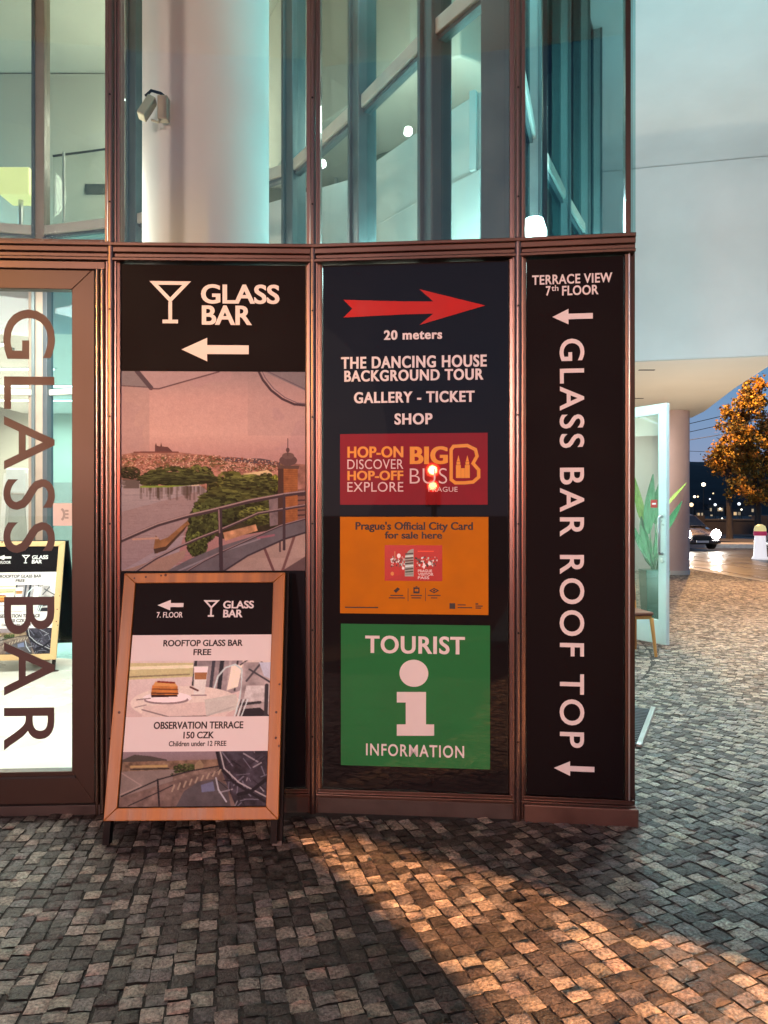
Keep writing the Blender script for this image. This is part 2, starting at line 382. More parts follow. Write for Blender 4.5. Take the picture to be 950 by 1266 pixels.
DARKWOOD = mat('black_painted_wood', (.009, .008, .008), .6, var=.2, spec=.12)
PRINT = attr_mat('printed_photo', .55, spec=.12)
PRINT_GLOSS = attr_mat('printed_poster', .4, coat=1.0)

# ------------------------------------------------------------------ ground, setting
PA, PB, PC, PD, PE = (-3.2, 3.90), (-1.407, 3.99), (-.368, 4.02), (.682, 3.926), (1.236, 3.855)
FAC = [PA, PB, PC, PD, PE]
ROAD_DIR = -.05                      # the embankment street runs nearly straight away
def kerb_x(y, off=0): return 8.55 + off + ROAD_DIR*(y-19)

g = MB(); g.box(-700, 900, -300, 1500, -.30, -.045)
gr = g.build('ground', mat('dark_earth', (.035, .033, .032), .9, var=.3, vscale=.5)); tag(gr, kind='structure')
mb = MB(); mb.prism([(-40, -40), (kerb_x(-40), -40), (kerb_x(70), 70), (-40, 70)], -.04, -.0098)
tag(mb.build('pavement_bed', mat('dark_mortar', (.040, .036, .032), .95, var=.35, vscale=30, bump=.5, bscale=120)), kind='structure')

def cobbles():
    cx, cy = -2.2, 9.8
    zones = [(3.2, 5.3), (5.3, 8.6), (8.6, 13.0), (13.0, 19.5), (19.5, 24)]
    P = []
    for r0, r1 in zones:
        rm = (r0+r1)/2; nt = int(2*math.pi*rm/.069)
        for k in range(nt):
            th = 2*math.pi*k/nt; dth = 2*math.pi/nt
            r = r0 + RNG.random()*.05
            while r < r1-.03:
                L = RNG.uniform(.060, .082); L = min(L, r1-r)
                rc = r+L/2; wob = .006*math.sin(rc*3.1+k*.05)+RNG.normal(0, .0022)
                t2 = th+wob/rc*2
                x = cx+rc*math.cos(t2); y = cy+rc*math.sin(t2)
                if .7 < y < 22 and abs(x) < y*.56+1.3 and not (y > 3.90-.02*x and x < 1.24+max(0, y-3.9)*.02) and x < kerb_x(y)-.15 and y < 27:
                    if not (y > 6.5 and x < y*.28): P.append((x, y, t2, L, rc*dth))
                r += L
    P = np.array(P); N = len(P)
    g1 = np.array([-.5, -.465, 0, .465, .5]); U, V = np.meshgrid(g1, g1); U = U.ravel(); V = V.ravel()
    edge = (np.maximum(abs(U), abs(V)) > .45)
    corner = (abs(U) > .45) & (abs(V) > .45)
    gap = .005
    hl = (P[:, 3]-gap)[:, None]; hw = (P[:, 4]-gap)[:, None]
    jit = RNG.normal(0, .0016, (N, 25, 2))
    lu = U[None]*hl*np.where(corner, .985, 1)+jit[..., 0]; lv = V[None]*hw*np.where(corner, .985, 1)+jit[..., 1]
    tx = RNG.normal(0, .014, (N, 1)); ty = RNG.normal(0, .014, (N, 1)); h0 = RNG.normal(0, .0013, (N, 1))
    z = h0 + tx*lu + ty*lv - .0012*(U**2+V**2)[None]*2 + RNG.normal(0, .0013, (N, 25))
    z = np.where(edge[None], z-.0045, z)
    ca = np.cos(P[:, 2])[:, None]; sa = np.sin(P[:, 2])[:, None]
    X = P[:, 0:1]+lu*ca-lv*sa; Y = P[:, 1:2]+lu*sa+lv*ca
    co = np.stack([X, Y, z], -1).reshape(-1, 3)
    q = np.array([(i*5+j, i*5+j+1, (i+1)*5+j+1, (i+1)*5+j) for i in range(4) for j in range(4)])
    fs = (q[None]+(np.arange(N)*25)[:, None, None]).reshape(-1, 4)
    me = bpy.data.meshes.new('pavement')
    me.vertices.add(N*25); me.vertices.foreach_set('co', co.ravel())
    me.loops.add(fs.size); me.loops.foreach_set('vertex_index', fs.ravel().astype(np.int32))
    me.polygons.add(len(fs)); me.polygons.foreach_set('loop_start', np.arange(0, fs.size, 4, dtype=np.int32))
    me.update(calc_edges=True); me.validate()
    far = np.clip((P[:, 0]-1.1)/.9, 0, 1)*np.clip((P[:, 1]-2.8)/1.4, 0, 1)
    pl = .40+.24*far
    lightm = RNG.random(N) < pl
    base = np.where(lightm[:, None], np.array([[.285, .235, .19]]), np.array([[.072, .058, .050]]))
    mid = RNG.random(N) < .2
    base = np.where(mid[:, None], np.array([[.15, .13, .12]]), base)
    base = base*RNG.uniform(.72, 1.3, (N, 1))*(1+RNG.normal(0, .02, (N, 3)))
    c = np.repeat(base, 25, 0); dark = np.tile(np.where(edge, .80, 1.0), N)[:, None]; c = c*dark
    a = me.color_attributes.new('col', 'FLOAT_COLOR', 'POINT')
    a.data.foreach_set('color', np.concatenate([c, np.ones((len(c), 1))], 1).ravel())
    m = attr_mat('granite_setts', .52, bump=.8, bscale=95, noise=.8, nscale=85)
    return tag(link('pavement', me, m), kind='structure')
cobbles()

# road with rails
ASPH = mat('damp_asphalt', (.05, .047, .045), .38, var=.25, vscale=.6, bump=.15, bscale=30, rvar=.14)
mb = MB(); mb.prism([(kerb_x(-40), -40), (kerb_x(-40, 9.6), -40), (kerb_x(160, 9.6), 160), (kerb_x(160), 160)], -.044, -.10+.06)
tag(mb.build('road', ASPH), kind='structure')
mb = MB(); mb.prism([(kerb_x(-40, -.16), -40), (kerb_x(-40), -40), (kerb_x(90), 90), (kerb_x(90, -.16), 90)], -.2, .005)
tag(mb.build('kerb', mat('granite_kerb', (.33, .30, .27), .5, var=.2, vscale=4)), kind='structure')
RAIL = mat('polished_rail', (.55, .5, .45), .22, 1.0)
for off in (.55, 1.98, 2.9, 4.33):
    mb = MB(); mb.prism([(kerb_x(8, off), 8), (kerb_x(8, off+.07), 8), (kerb_x(120, off+.07), 120), (kerb_x(120, off), 120)], -.06, -.034)
    tag(mb.build('tram_rail', RAIL), kind='structure')
mb = MB(); mb.prism([(kerb_x(-40, 9.6), -40), (kerb_x(-40, 14), -40), (kerb_x(160, 14), 160), (kerb_x(160, 9.6), 160)], -.04, .08)
tag(mb.build('pavement', mat('far_paving', (.12, .11, .10), .7, var=.2)), kind='structure')
mb = MB(); mb.prism([(13.2, 34.0), (17.2, 33.3), (17.2, 35.4), (13.2, 36.0)], -.05, .14)
tag(mb.build('traffic_island', mat('white_painted_kerb', (.72, .70, .66), .5, var=.1)), kind='structure')

# river bank hill far away
xs = np.linspace(-500, 900, 90); ys = np.linspace(420, 760, 14); v = []; hn = np.random.default_rng(3)
ph = hn.random(6)*6
for j, y in enumerate(ys):
    for x in xs:
        k = j/13; h = 52*math.sin(min(1, k*1.3)*math.pi/2)*(.75+.25*math.sin(x*.006+ph[0])+.13*math.sin(x*.021+ph[1])+.05*math.sin(x*.07+ph[2])) - 8 + hn.normal(0, 1.2)*k
        v.append((x, y, h))
f = [(j*90+i, j*90+i+1, (j+1)*90+i+1, (j+1)*90+i) for j in range(13) for i in range(89)]
mb = MB(); mb.add(v, f); tag(mb.build('hill', mat('wooded_hill', (.018, .024, .026), 1.0, var=.5, vscale=.06), smooth=True), kind='structure')

# ------------------------------------------------------------------ the glass building
B = thing('glass_building', 'curved glass fronted building with brown metal frames and white concrete overhang', 'building', (0, 4, 0))
BI = Matrix.Translation((0, -4, 0))
def part(mb, name, m, **k):
    o = mb.build(name, m, B, **k); o.matrix_local = BI; return o
class Seg:
    def __init__(s, a, b):
        s.a, s.b = Vector((*a, 0)), Vector((*b, 0)); s.L = (s.b-s.a).length; s.P = Plane(s.a, s.b-s.a, (0, 0, 1))
S0, S1, S2, S3 = [Seg(FAC[i], FAC[i+1]) for i in range(4)]

def along(poly, profile, ext=(0, 0)):
    """closed profile [(outward, z)] swept along a plan polyline with mitres"""
    P = [Vector((*p, 0)) for p in poly]
    if ext[0]: P[0] = P[0]-(P[1]-P[0]).normalized()*ext[0]
    if ext[1]: P[-1] = P[-1]+(P[-1]-P[-2]).normalized()*ext[1]
    mb = MB(); vs = []; n = len(P); k = len(profile)
    for i in range(n):
        d1 = (P[i]-P[i-1]).normalized() if i else (P[1]-P[0]).normalized()
        d2 = (P[i+1]-P[i]).normalized() if i < n-1 else d1
        n1 = Vector((d1.y, -d1.x, 0)); n2 = Vector((d2.y, -d2.x, 0)); nn = (n1+n2).normalized(); q = 1/nn.dot(n1)
        for w, z in profile: vs.append(P[i]+nn*w*q+Vector((0, 0, z)))
    fs = [(i*k+j, i*k+(j+1) % k, (i+1)*k+(j+1) % k, (i+1)*k+j) for i in range(n-1) for j in range(k)]
    fs += [tuple(range(k))[::-1], tuple(range((n-1)*k, n*k))]
    return mb.add(vs, fs)
def rp(w0, w1, z0, z1): return [(w0, z0), (w1, z0), (w1, z1), (w0, z1)]
# transom beam (stepped), sill and plinth
TOPZ = 8.28
part(along(FAC, [(-.06, 2.842), (.050, 2.842), (.050, 2.858), (.034, 2.862), (.034, 2.882), (.046, 2.886), (.046, 2.912), (.056, 2.916), (.056, 2.934), (-.06, 2.934)], (0, .018)), 'transom_beam', FRAME, bevel=.003)
part(along([PB, PC, PD, PE], [(-.05, .070), (.036, .070), (.036, .086), (.020, .089), (.020, .108), (-.05, .108)], (0, .018)), 'sill', FRAME, bevel=.002)
part(along([PB, PC, PD], rp(-.05, .028, -.05, .069)), 'plinth', PLINTH, bevel=.004)
part(along([PD, PE], rp(-.05, .060, -.05, .080), (-.03, .03)), 'plinth', mat('copper_brown_base', (.115, .070, .055), .5, .6, var=.25, vscale=5, rvar=.12), bevel=.006)

def mullion(pt, tang, z0, z1, w=.046, deep=.055, name='mullion', m=MULL):
    t = Vector((*tang, 0)).normalized(); n = Vector((t.y, -t.x, 0)); o = Vector((*pt, 0))
    prof = [(-w/2-.012, -.08), (-w/2-.012, .012), (-w/2, .014), (-w/2, deep*.62)]
    for k in range(9):
        a = math.pi*(1-k/8); prof.append((math.cos(a)*w*.36, deep*.62+math.sin(a)*w*.40))
    prof += [(w/2, deep*.62), (w/2, .014), (w/2+.012, .012), (w/2+.012, -.08)]
    mb = MB(); k = len(prof); vs = []
    for z in (z0, z1): vs += [o+t*a+n*b+Vector((0, 0, z)) for a, b in prof]
    mb.add(vs, [(i, (i+1) % k, k+(i+1) % k, k+i) for i in range(k)]+[tuple(range(k))[::-1], tuple(range(k, 2*k))])
    ob = part(mb, name, m)
    z = z0+.42
    while z < min(z1, 4.6):
        sb = MB(); c = o+n*(deep*.62+w*.40-.001)+Vector((0, 0, z)); sb.tube([c, c+n*.003], .0055, 8); z += .55
        sb.build('screw', DARKWOOD, ob)
    return ob
tg = lambda a, b: (b[0]-a[0], b[1]-a[1])
mullion(PB, tg(PA, PC), -.03, TOPZ, w=.05)
mullion(PC, tg(PB, PD), -.03, TOPZ)
mullion(PD, tg(PC, PE), -.03, TOPZ, w=.052)
def trim(seg, a0, a1, z0, z1, w0, w1, name, m, bevel=.003):
    M = seg.P.M(); mb = MB()
    vs = [M @ Vector((a, z, w)) for z in (z0, z1) for a, w in ((a0, w0), (a1, w0), (a1, w1), (a0, w1))]
    mb.add(vs, [(0,3,2,1),(4,5,6,7),(0,1,5,4),(1,2,6,5),(2,3,7,6),(3,0,4,7)])
    return part(mb, name, m, bevel=bevel)
# slim copper edge at the corner, below and above the beam
trim(S3, S3.L-.030, S3.L, .109, 2.841, -.05, .018, 'corner_trim', FRAME)
trim(S3, S3.L-.026, S3.L, 2.935, TOPZ, -.05, .016, 'corner_trim', FRAME)
trim(S3, S3.L-.014, S3.L-.006, .109, 2.841, .019, .026, 'corner_trim', SILVER)
# side trims around the board openings
for seg, a0, a1 in ((S1, .034, .042), (S1, S1.L-.042, S1.L-.034), (S2, .034, .046), (S2, S2.L-.045, S2.L-.036), (S3, .036, .044)):
    trim(seg, a0, a1, .109, 2.841, -.05, .010, 'board_trim', FRAME)
# upper glazing
for seg, a0, a1 in ((S0, 0, S0.L-.038), (S1, .038, S1.L-.036), (S2, .036, S2.L-.04), (S3, .04, S3.L-.027)):
    trim(seg, a0, a1, 2.936, TOPZ-.02, -.026, -.014, 'window_pane', GLASS, bevel=0)
trim(S0, 0, S0.L-.04, 2.936, 2.96, -.03, .012, 'glazing_bead', FRAME_DK)
# return side of the corner: glass above, dark panel below
RS = Seg(PE, (1.262, 6.0))
trim(RS, .02, RS.L-.02, 2.95, TOPZ-.02, .020, .032, 'window_pane', SIDEGLASS, bevel=0)
trim(RS, .02, RS.L, 0, 2.94, .004, .03, 'side_panel', FRAME_DK)
trim(RS, RS.L-.05, RS.L, 0, TOPZ, -.03, .0035, 'side_post', FRAME_DK)

# inner facade: a faceted glass prow
PXD = [(-330, 7.0), (-120, 7.6), (52, 7.9), (170, 7.6), (365, 6.44), (450, 5.45), (540, 4.62), (616, 4.16)]
IN = [((px-CX)/F*d, d) for px, d in PXD] + [(1.116, 5.89), (1.62, 7.02), (2.02, 7.86), (2.36, 8.65), (2.62, 9.6)]
def box_between(p, q, z0, z1, th, inset=0.0, shift=0.0):
    p, q = Vector((*p, 0)), Vector((*q, 0)); d = (q-p).normalized(); n = Vector((d.y, -d.x, 0))
    p = p+d*inset; q = q-d*inset; mb = MB()
    vs = [r+n*s+Vector((0, 0, z)) for z in (z0, z1) for r, s in ((p, shift-th/2), (q, shift-th/2), (q, shift+th/2), (p, shift+th/2))]
    return mb.add(vs, [(0,3,2,1),(4,5,6,7),(0,1,5,4),(1,2,6,5),(2,3,7,6),(3,0,4,7)])
TRZ = 4.40
TAN = mat('tan_post', (.40, .30, .23), .5, .1)
for i, (p, q) in enumerate(zip(IN, IN[1:])):
    part(box_between(p, q, TRZ-.02, TRZ+.075, .10, .05), 'inner_transom', INNER_LT, bevel=.006)
    part(box_between(p, q, TRZ-.05, TRZ-.022, .06, .05), 'inner_transom', INNER, bevel=.003)
    part(box_between(p, q, TRZ+.08, TOPZ, .014, .055), 'inner_pane', INGLASS if i < 7 else SIDEGLASS)
    part(box_between(p, q, .06, TRZ-.055, .014, .055), 'inner_pane', TEALGLASS if i == 2 else LOBBYGLASS if i < 4 else INGLASS if i < 7 else SIDEGLASS)
    if i < 5: part(box_between(p, q, 2.74, 2.80, .07, .05), 'inner_transom', INNER_LT, bevel=.004)
for i, p in enumerate(IN):
    a = Vector((*IN[max(0, i-1)], 0)); b = Vector((*IN[min(len(IN)-1, i+1)], 0)); t = (b-a).normalized(); ang = math.atan2(t.y, t.x)
    w = .11 if i not in (7,) else .13
    M = Matrix.Translation((p[0], p[1], TOPZ/2)) @ Matrix.Rotation(ang, 4, 'Z')
    mb = MB(); mb.obox(M, w/2, .075, TOPZ/2-.005); part(mb, 'inner_mullion', TAN if i in (1, 2) else INNER if i < 8 else INNER_LIT, bevel=.008)  # return mullions take the lighter, teal-lit copy
    M2 = M @ Matrix.Translation((-w*.45, -.085, 0)); mb = MB(); mb.obox(M2, .016, .012, TOPZ/2-.006); part(mb, 'mullion_cap', INNER, bevel=.003)
q2 = Vector((*IN[2], 0)); d2 = (Vector((*IN[3], 0))-q2).normalized()
mb = MB(); mb.obox(Matrix.Translation(q2+d2*.085+Vector((0, -.02, 2.2))) @ Matrix.Rotation(math.atan2(d2.y, d2.x), 4, 'Z'), .026, .05, 2.15); part(mb, 'door_post', mat('grey_post', (.12, .13, .14), .45, .4), bevel=.004)
mb = MB(); mb.obox(Matrix.Translation(q2-d2*.085+Vector((0, -.02, 2.0))) @ Matrix.Rotation(math.atan2(d2.y, d2.x), 4, 'Z'), .028, .05, 1.85); part(mb, 'door_post', TAN, bevel=.004)
# dark structural post behind the fourth mullion
mb = MB(); mb.lathe([(.075, 0), (.075, TOPZ-.01)], 24, (.665, 4.32, 0)); part(mb, 'post', mat('dark_steel', (.03, .033, .036), .45, .6), smooth=True)
# floor slab, upper room, lobby
INset = [(-7.5, 8.3), (-3.5, 8.9), (-2.2, 8.5), (-.35, 7.3), (.35, 6.25), (.72, 5.75), (1.05, 6.5), (1.75, 8.4), (2.3, 10), (2.3, 16.0), (-7.5, 16.0)]
mb = MB(); mb.prism(INset, 3.6, 4.12); part(mb, 'floor_slab', WHITE, bevel=.01)
mb = MB(); mb.box(-8.2, 2.55, 16.02, 16.2, 0, 8.28); part(mb, 'back_wall', BEIGE)
mb = MB(); mb.box(-8.4, -8.22, 3.6, 16.2, 0, 8.28); part(mb, 'side_wall', WHITE)
mb = MB(); mb.box(2.56, 2.7, 9.75, 16.2, 0, 8.28); part(mb, 'side_wall', BEIGE)
mb = MB(); mb.prism([(-8.2, 4.1), (1.2, 4.05), (1.24, 6.0), (2.5, 9.0), (2.5, 16), (-8.2, 16)], -.05, .012)
part(mb, 'lobby_floor', mat('pale_stone_floor', (.68, .64, .57), .3, var=.06, vscale=1.5))
mb = MB(); mb.box(-8.2, 2.5, 11.1, 11.22, 4.13, 7.88); part(mb, 'upper_wall', BEIGE)
pts = [(1.2+2.0*math.cos(a), 9.6+2.0*math.sin(a)) for a in np.linspace(0, 2*math.pi, 40)[:-1]]
mb = MB(); mb.prism([(.25+.5*math.cos(a), 9.6+.5*math.sin(a)) for a in np.linspace(0, 2*math.pi, 40)[:-1]], 5.70, 5.845); part(mb, 'ceiling_rose', OLIVE, bevel=.02)
mb = MB(); mb.box(-1.75, .35, 10.2, 10.5, 4.13, 6.05); part(mb, 'bar_cabinet', OLIVE)
for x in (-.9, -.62, -.4): mb = MB(); mb.tube([(x, 9.9, 4.13), (x, 9.9, 6.0)], .022, 8); part(mb, 'cabinet_rail', SILVER)
crv = [(-1.6, 11.0), (-1.5, 9.9), (-1.0, 8.9), (-.35, 8.1), (.25, 7.5), (.72, 7.25), (1.15, 7.5), (1.5, 8.3), (1.8, 9.4), (1.95, 11.0)]
mb = MB(); mb.prism(crv[::-1], 5.85, 7.89); part(mb, 'curved_bulkhead', BEIGE, bevel=.02)
# curved stair wall inside the prow
arc = [(-2.0, 9.3), (-1.0, 8.6), (-.3, 7.7), (.3, 6.8), (.75, 6.3)]
mb = MB(); vs = []
for i, (x, y) in enumerate(arc):
    zt = 3.1+.1*i
    vs += [(x, y, 0), (x, y, zt), (x, y+.12, zt), (x, y+.12, 0)]
fs = [(i*4+j, i*4+(j+1) % 4, (i+1)*4+(j+1) % 4, (i+1)*4+j) for i in range(4) for j in range(4)]+[(3,2,1,0),(16,17,18,19)]
mb.add(vs, fs); part(mb, 'stair_wall', WHITE)
# round white column in the gap
mb = MB(); mb.lathe([(.405, .0), (.405, 8.29)], 64, (-1.165, 5.05, 0)); part(mb, 'column', WHITE, smooth=True)

# white overhang outside
mb = MB(); mb.prism([(-9, -.9), (3, -1.2), (9.5, .5), (13.5, 5), (14.5, 12), (12, 15), (2.72, 16.5), (2.72, 9.7), (1.31, 6.02), (1.29, 3.78), (-9, 3.78)], 6.95, 7.35); part(mb, 'overhang_ceiling', WHITE)
mb = MB(); mb.prism([(-8.6, 3.79), (1.28, 3.79), (1.30, 6.03), (2.71, 9.71), (2.71, 16.4), (-8.6, 16.4)], 8.30, 8.6); part(mb, 'tower_roof', BEIGE)
mb = MB(); mb.prism([(x, y) for x, y in INset], 7.9, 8.29); part(mb, 'upper_ceiling', BEIGE)
for pa, pb2 in zip(INset[:9], INset[1:9]): part(box_between(pa, pb2, 4.125, 4.72, .05, 0, -.06), 'parapet', WHITE)
FP = [(-1.0, 14.07), (4.14, 12.9), (6.2, 12.43), (6.52, 12.42), (6.62, 13.1), (7.16, 15.7), (8.02, 19.2), (8.22, 20.5), (7.0, 21.2), (2.75, 21.2), (2.75, 16.3), (-1, 16.3)]
mb = MB(); mb.prism(FP, 4.08, 6.94); part(mb, 'overhang_block', WHITE, bevel=.02)
prof = [(.003, 5.6)]+[(.003+.85*(1-math.cos(a)), 6.09+.85*math.sin(a)) for a in np.linspace(0, math.pi/2, 12)]+[(.0035, 6.945)]
part(along([(-1.0, 14.07), (4.14, 12.9), (6.5, 12.36)], prof), 'fascia_cove', WHITE, smooth=True)
SOF = mat('warm_soffit', (.70, .66, .58), .85, var=.04, vscale=.8)
mb = MB(); mb.prism([(x*.998, y) for x, y in FP[:9]]+[(2.76, 21.1), (2.76, 16.31), (-.9, 16.2)], 4.066, 4.078); part(mb, 'soffit', SOF)
for x, y in ((4.65, 13.6), (3.9, 15.6), (5.6, 17)):
    mb = MB(); mb.box(x-.14, x+.14, y-.03, y+.03, 4.058, 4.065); part(mb, 'soffit_slot', BLACKINK)
mb = MB(); mb.lathe([(.36, -.02), (.36, 4.064)], 48, (7.29, 19.3, 0)); part(mb, 'column', mat('pink_render', (.60, .44, .42), .8, var=.06, vscale=2), smooth=True)
mb = MB(); mb.lathe([(.375, -.02), (.375, .10)], 48, (7.29, 19.3, 0)); part(mb, 'column_base', CONCRETE, smooth=True)
part(box_between((2.75, 20.7), (7.35, 20.4), -.02, 4.06, .16), 'entrance_wall', WHITE)
# leaning legs of the building behind the viewer (they throw the wedge of light)
leg = [(2.72, 1.78), (2.987, 1.96), (3.345, 2.27), (3.40, 2.43), (3.443, 2.58), (3.478, 2.727), (3.75, 2.745), (3.906, 2.656), (4.0, 2.58), (4.147, 2.43), (4.46, 2.115), (4.9, 1.55), (6.1, 0), (7.2, 0), (6.4, 2.4), (5.4, 4.4), (5.2, 6.94), (2.3, 6.94), (2.1, 3.6), (1.5, 2.2), (.3, 0), (1.75, 0), (2.2, 1.2)]
mb = MB(); mb.prism(leg, 1.35, 1.65); o = part(mb, 'leaning_leg', CONCRETE, bevel=.02)
o.matrix_local = BI @ Matrix(((1,0,0,0),(0,0,-1,0),(0,1,0,0),(0,0,0,1)))

# ---- entrance door in the first bay
def pbox(P, a0, a1, b0, b1, c0, c1): 
    mb = MB(); mb.box(a0, a1, b0, b1, c0, c1); return mb
DM = BI @ S0.P.M()
da1 = S0.P.uv(118, 600)[0]; dg1 = S0.P.uv(90, 650)[0]; dgt = S0.P.uv(60, 358)[1]; dgb = S0.P.uv(60, 953)[1]; dtop = S0.P.uv(60, 331)[1]
dg0 = dg1-.86; da0 = dg0-.125
mb = MB()
def mitred(mb, a0, a1, b0, b1, wa, wb0, wb1, c0, c1):
    o = [(a0,b0),(a1,b0),(a1,b1),(a0,b1)]; i = [(a0+wa,b0+wb0),(a1-wa,b0+wb0),(a1-wa,b1-wb1),(a0+wa,b1-wb1)]
    for k in range(4):
        j = (k+1) % 4; q = [o[k], o[j], i[j], i[k]]
        mb.add([(x, y, c0) for x, y in q]+[(x, y, c1) for x, y in q], [(3,2,1,0),(4,5,6,7),(0,1,5,4),(1,2,6,5),(2,3,7,6),(3,0,4,7)])
mitred(mb, da0, da1, .045, dtop, da1-dg1, dgb-.045, dtop-dgt, -.05, .012)
DOORM = mat('dark_brown_door_metal', (.055, .034, .026), .42, .55, var=.06, vscale=2, rvar=.04)
door = mb.build('door', DOORM, B, bevel=.003); door.matrix_local = DM
mb = MB(); mb.box(dg0-.01, dg1+.01, dgb-.01, dgt+.01, -.022, -.010); mb.build('pane', GLASS, door)
VINYL = mat('brown_vinyl', (.075, .042, .036), .55)
put_text('GLASS BAR', (S0.P.uv(3.5, 600)[0], S0.P.uv(30, 928)[1], S0.P.uv(67.5, 600)[0], S0.P.uv(30, 382)[1]), VINYL, door, c=-.0095, weight=.004, spacing=1.18, rot=True)
nt_ = S0.P.rect(65, 622, 91, 650)
mb = MB(); mb.box(nt_[0], nt_[2]-.004, nt_[1], nt_[3], -.0095, -.0085); no = mb.build('door_notice', mat('pale_sticker', (.75, .78, .78), .5), door)
mb = MB(); aa, bb = S0.P.uv(76, 636)
put_stroke(mb, [(aa-.008+.02*math.sin(t), bb+.03*math.cos(t)) for t in np.linspace(.3, 2.8, 9)], .012, -.0084, .001)
for k in range(3): mb.box(aa+.016, aa+.034, bb-.022+k*.018, bb-.012+k*.018, -.0084, -.0075)
mb.build('emblem', mat('grey_print', (.4, .44, .45), .6), no)
mb = MB(); mb.box(dg0-.4, dg1+.02, dgb-.035, dgb-.022, .0125, .018); mb.build('kick_line', BLACKINK, door)
# jamb profiles between door and mullion
B1 = S0.L-.032
for a0, a1, w in ((da1+.006, da1+.026, .030), (da1+.032, B1-.002, .036)):
    prof = MB(); M = S0.P.M(); n_ = 8
    pr = [(a0, -.05)]+[((a0+a1)/2-math.cos(math.pi*k/n_)*(a1-a0)/2, w-.012+.012*math.sin(math.pi*k/n_)) for k in range(n_+1)]+[(a1, -.05)]
    vs = [M @ Vector((a, z, c)) for z in (-.02, 2.80) for a, c in pr]; k = len(pr)
    prof.add(vs, [(i, (i+1) % k, k+(i+1) % k, k+i) for i in range(k)]+[tuple(range(k))[::-1], tuple(range(k, 2*k))])
    part(prof, 'door_jamb', JAMB, smooth=True)
trim(S0, 0, B1, 2.80, 2.84, -.05, .030, 'door_head', FRAME)
trim(S0, 0, B1, dtop+.006, 2.798, -.05, .022, 'door_head', FRAME_DK)
trim(S0, 0, B1, -.03, .04, -.06, .025, 'threshold', PLINTH)

# ------------------------------------------------------------------ signs on the facade
# -- bay one: bar sign with photo print
X0, X1 = .044, S1.L-.044
sg = thing('bar_sign', 'tall black sign with cocktail glass emblem, arrow and river view photo above the sandwich board', 'sign', matrix=S1.P.M())
bt, bb_ = 2.836, .112; hd = S1.P.uv(265, 459)[1]; pb = S1.P.uv(265, 706)[1]
mb = MB(); mb.box(X0, X1, bb_, pb, -.02, .004); mb.build('lower_board', NAVY, sg)
mb = MB(); mb.box(X0, X1, hd, bt, -.02, .004); mb.build('header_board', BLACK_SATIN, sg)
mb = MB(); mb.box(X0, X1, pb, hd, -.02, .002); mb.build('photo_board', NAVY, sg)
def prect(P, *a): return P.rect(*a)
put_text('GLASS', prect(S1.P, 249, 352, 346, 376), LETTER, sg, c=.0045, weight=.02, bold=.012)
put_text('BAR', prect(S1.P, 250, 378, 312, 402), LETTER, sg, c=.0045, weight=.02, bold=.012)
mb = MB(); cocktail(mb, prect(S1.P, 187, 348, 235, 400), .019, .0045); mb.build('emblem', LETTER, sg)
put_poly(arrow_left(prect(S1.P, 225, 418, 308, 447), .38, .38), LETTER, sg, .0045, name='arrow')

r0_ = np.random.default_rng(15)
A = Art(22, 20, 925, 985, 400, 428, (226, 180, 170))
A.grad([(20, (150, 112, 112)), (150, (178, 126, 122)), (320, (186, 132, 126)), (430, (172, 118, 114)), (1000, (150, 100, 98))])
A.put((vnoise(A.w, A.h, 3, 11) > .55) & (A.Y < 400), (168, 118, 120), a=.35)
A.put(A.X < 160, (148, 112, 110), a=.35); A.put((A.Y < 330) & (A.X > 640), (146, 110, 108), a=.22)
A.poly([(22, 20), (100, 20), (165, 104), (22, 92)], (132, 104, 106)); A.poly([(100, 20), (500, 20), (205, 106), (165, 106)], (163, 120, 120))
A.line([(98, 20), (168, 102)], 22, (92, 66, 72)); A.line([(160, 106), (205, 106), (500, 22)], 7, (105, 68, 72)); A.line([(22, 92), (150, 98)], 5, (105, 72, 76))
A.poly([(720, 20), (925, 20), (925, 112), (830, 70)], (130, 102, 104))
arcp = [(695, 20), (715, 60), (755, 110), (810, 152), (870, 178), (925, 183)]
A.line(arcp, 12, (84, 56, 62)); A.line([(x+14, y-7) for x, y in arcp], 5, (120, 88, 94)); A.line([(740, 20), (925, 105)], 5, (110, 82, 90))
A.poly([(22, 424), (70, 416), (110, 412), (190, 410), (280, 409), (360, 418), (430, 424), (510, 432), (620, 446), (925, 470), (925, 640), (22, 640)], (152, 98, 88), noise=.35, nscale=26)
for k in range(160):
    x = r0_.uniform(25, 800); y = r0_.uniform(430+max(0, x-450)*.09, 500); A.ell(x, y, r0_.uniform(6, 22), r0_.uniform(3, 7), [(96, 76, 48), (84, 66, 46), (120, 86, 62)][k % 3], a=.75)
A.poly([(505, 440), (560, 434), (640, 442), (700, 440), (800, 458), (800, 476), (640, 464), (520, 452)], (94, 70, 74))
A.poly([(187, 410), (187, 378), (192, 366), (196, 380), (212, 384), (217, 364), (222, 384), (250, 386), (262, 398), (275, 411)], (104, 62, 62))
A.line([(85, 412), (300, 411)], 7, (118, 66, 62))
r = np.random.default_rng(5)
for k in range(1500):
    x = r.uniform(25, 790); y = r.uniform(422+max(0, x-450)*.09, 505); c = [(205, 150, 134), (132, 66, 56), (186, 124, 106), (104, 64, 56), (158, 88, 74)][r.integers(5)]
    A.poly([(x, y), (x+r.uniform(3, 9), y), (x+r.uniform(3, 9), y+r.uniform(2, 5)), (x, y+4)], c, a=.8)
A.poly([(22, 545), (110, 545), (130, 582), (400, 566), (445, 600), (445, 640), (345, 745), (280, 985), (22, 985)], (150, 118, 120), noise=.05, nscale=5)
for k in range(120): x = r.uniform(22, 330); y = r.uniform(600, 980); A.line([(x, y), (x+r.uniform(20, 90), y-1)], 2.5, (164, 130, 130) if k % 2 else (128, 98, 100), a=.5)
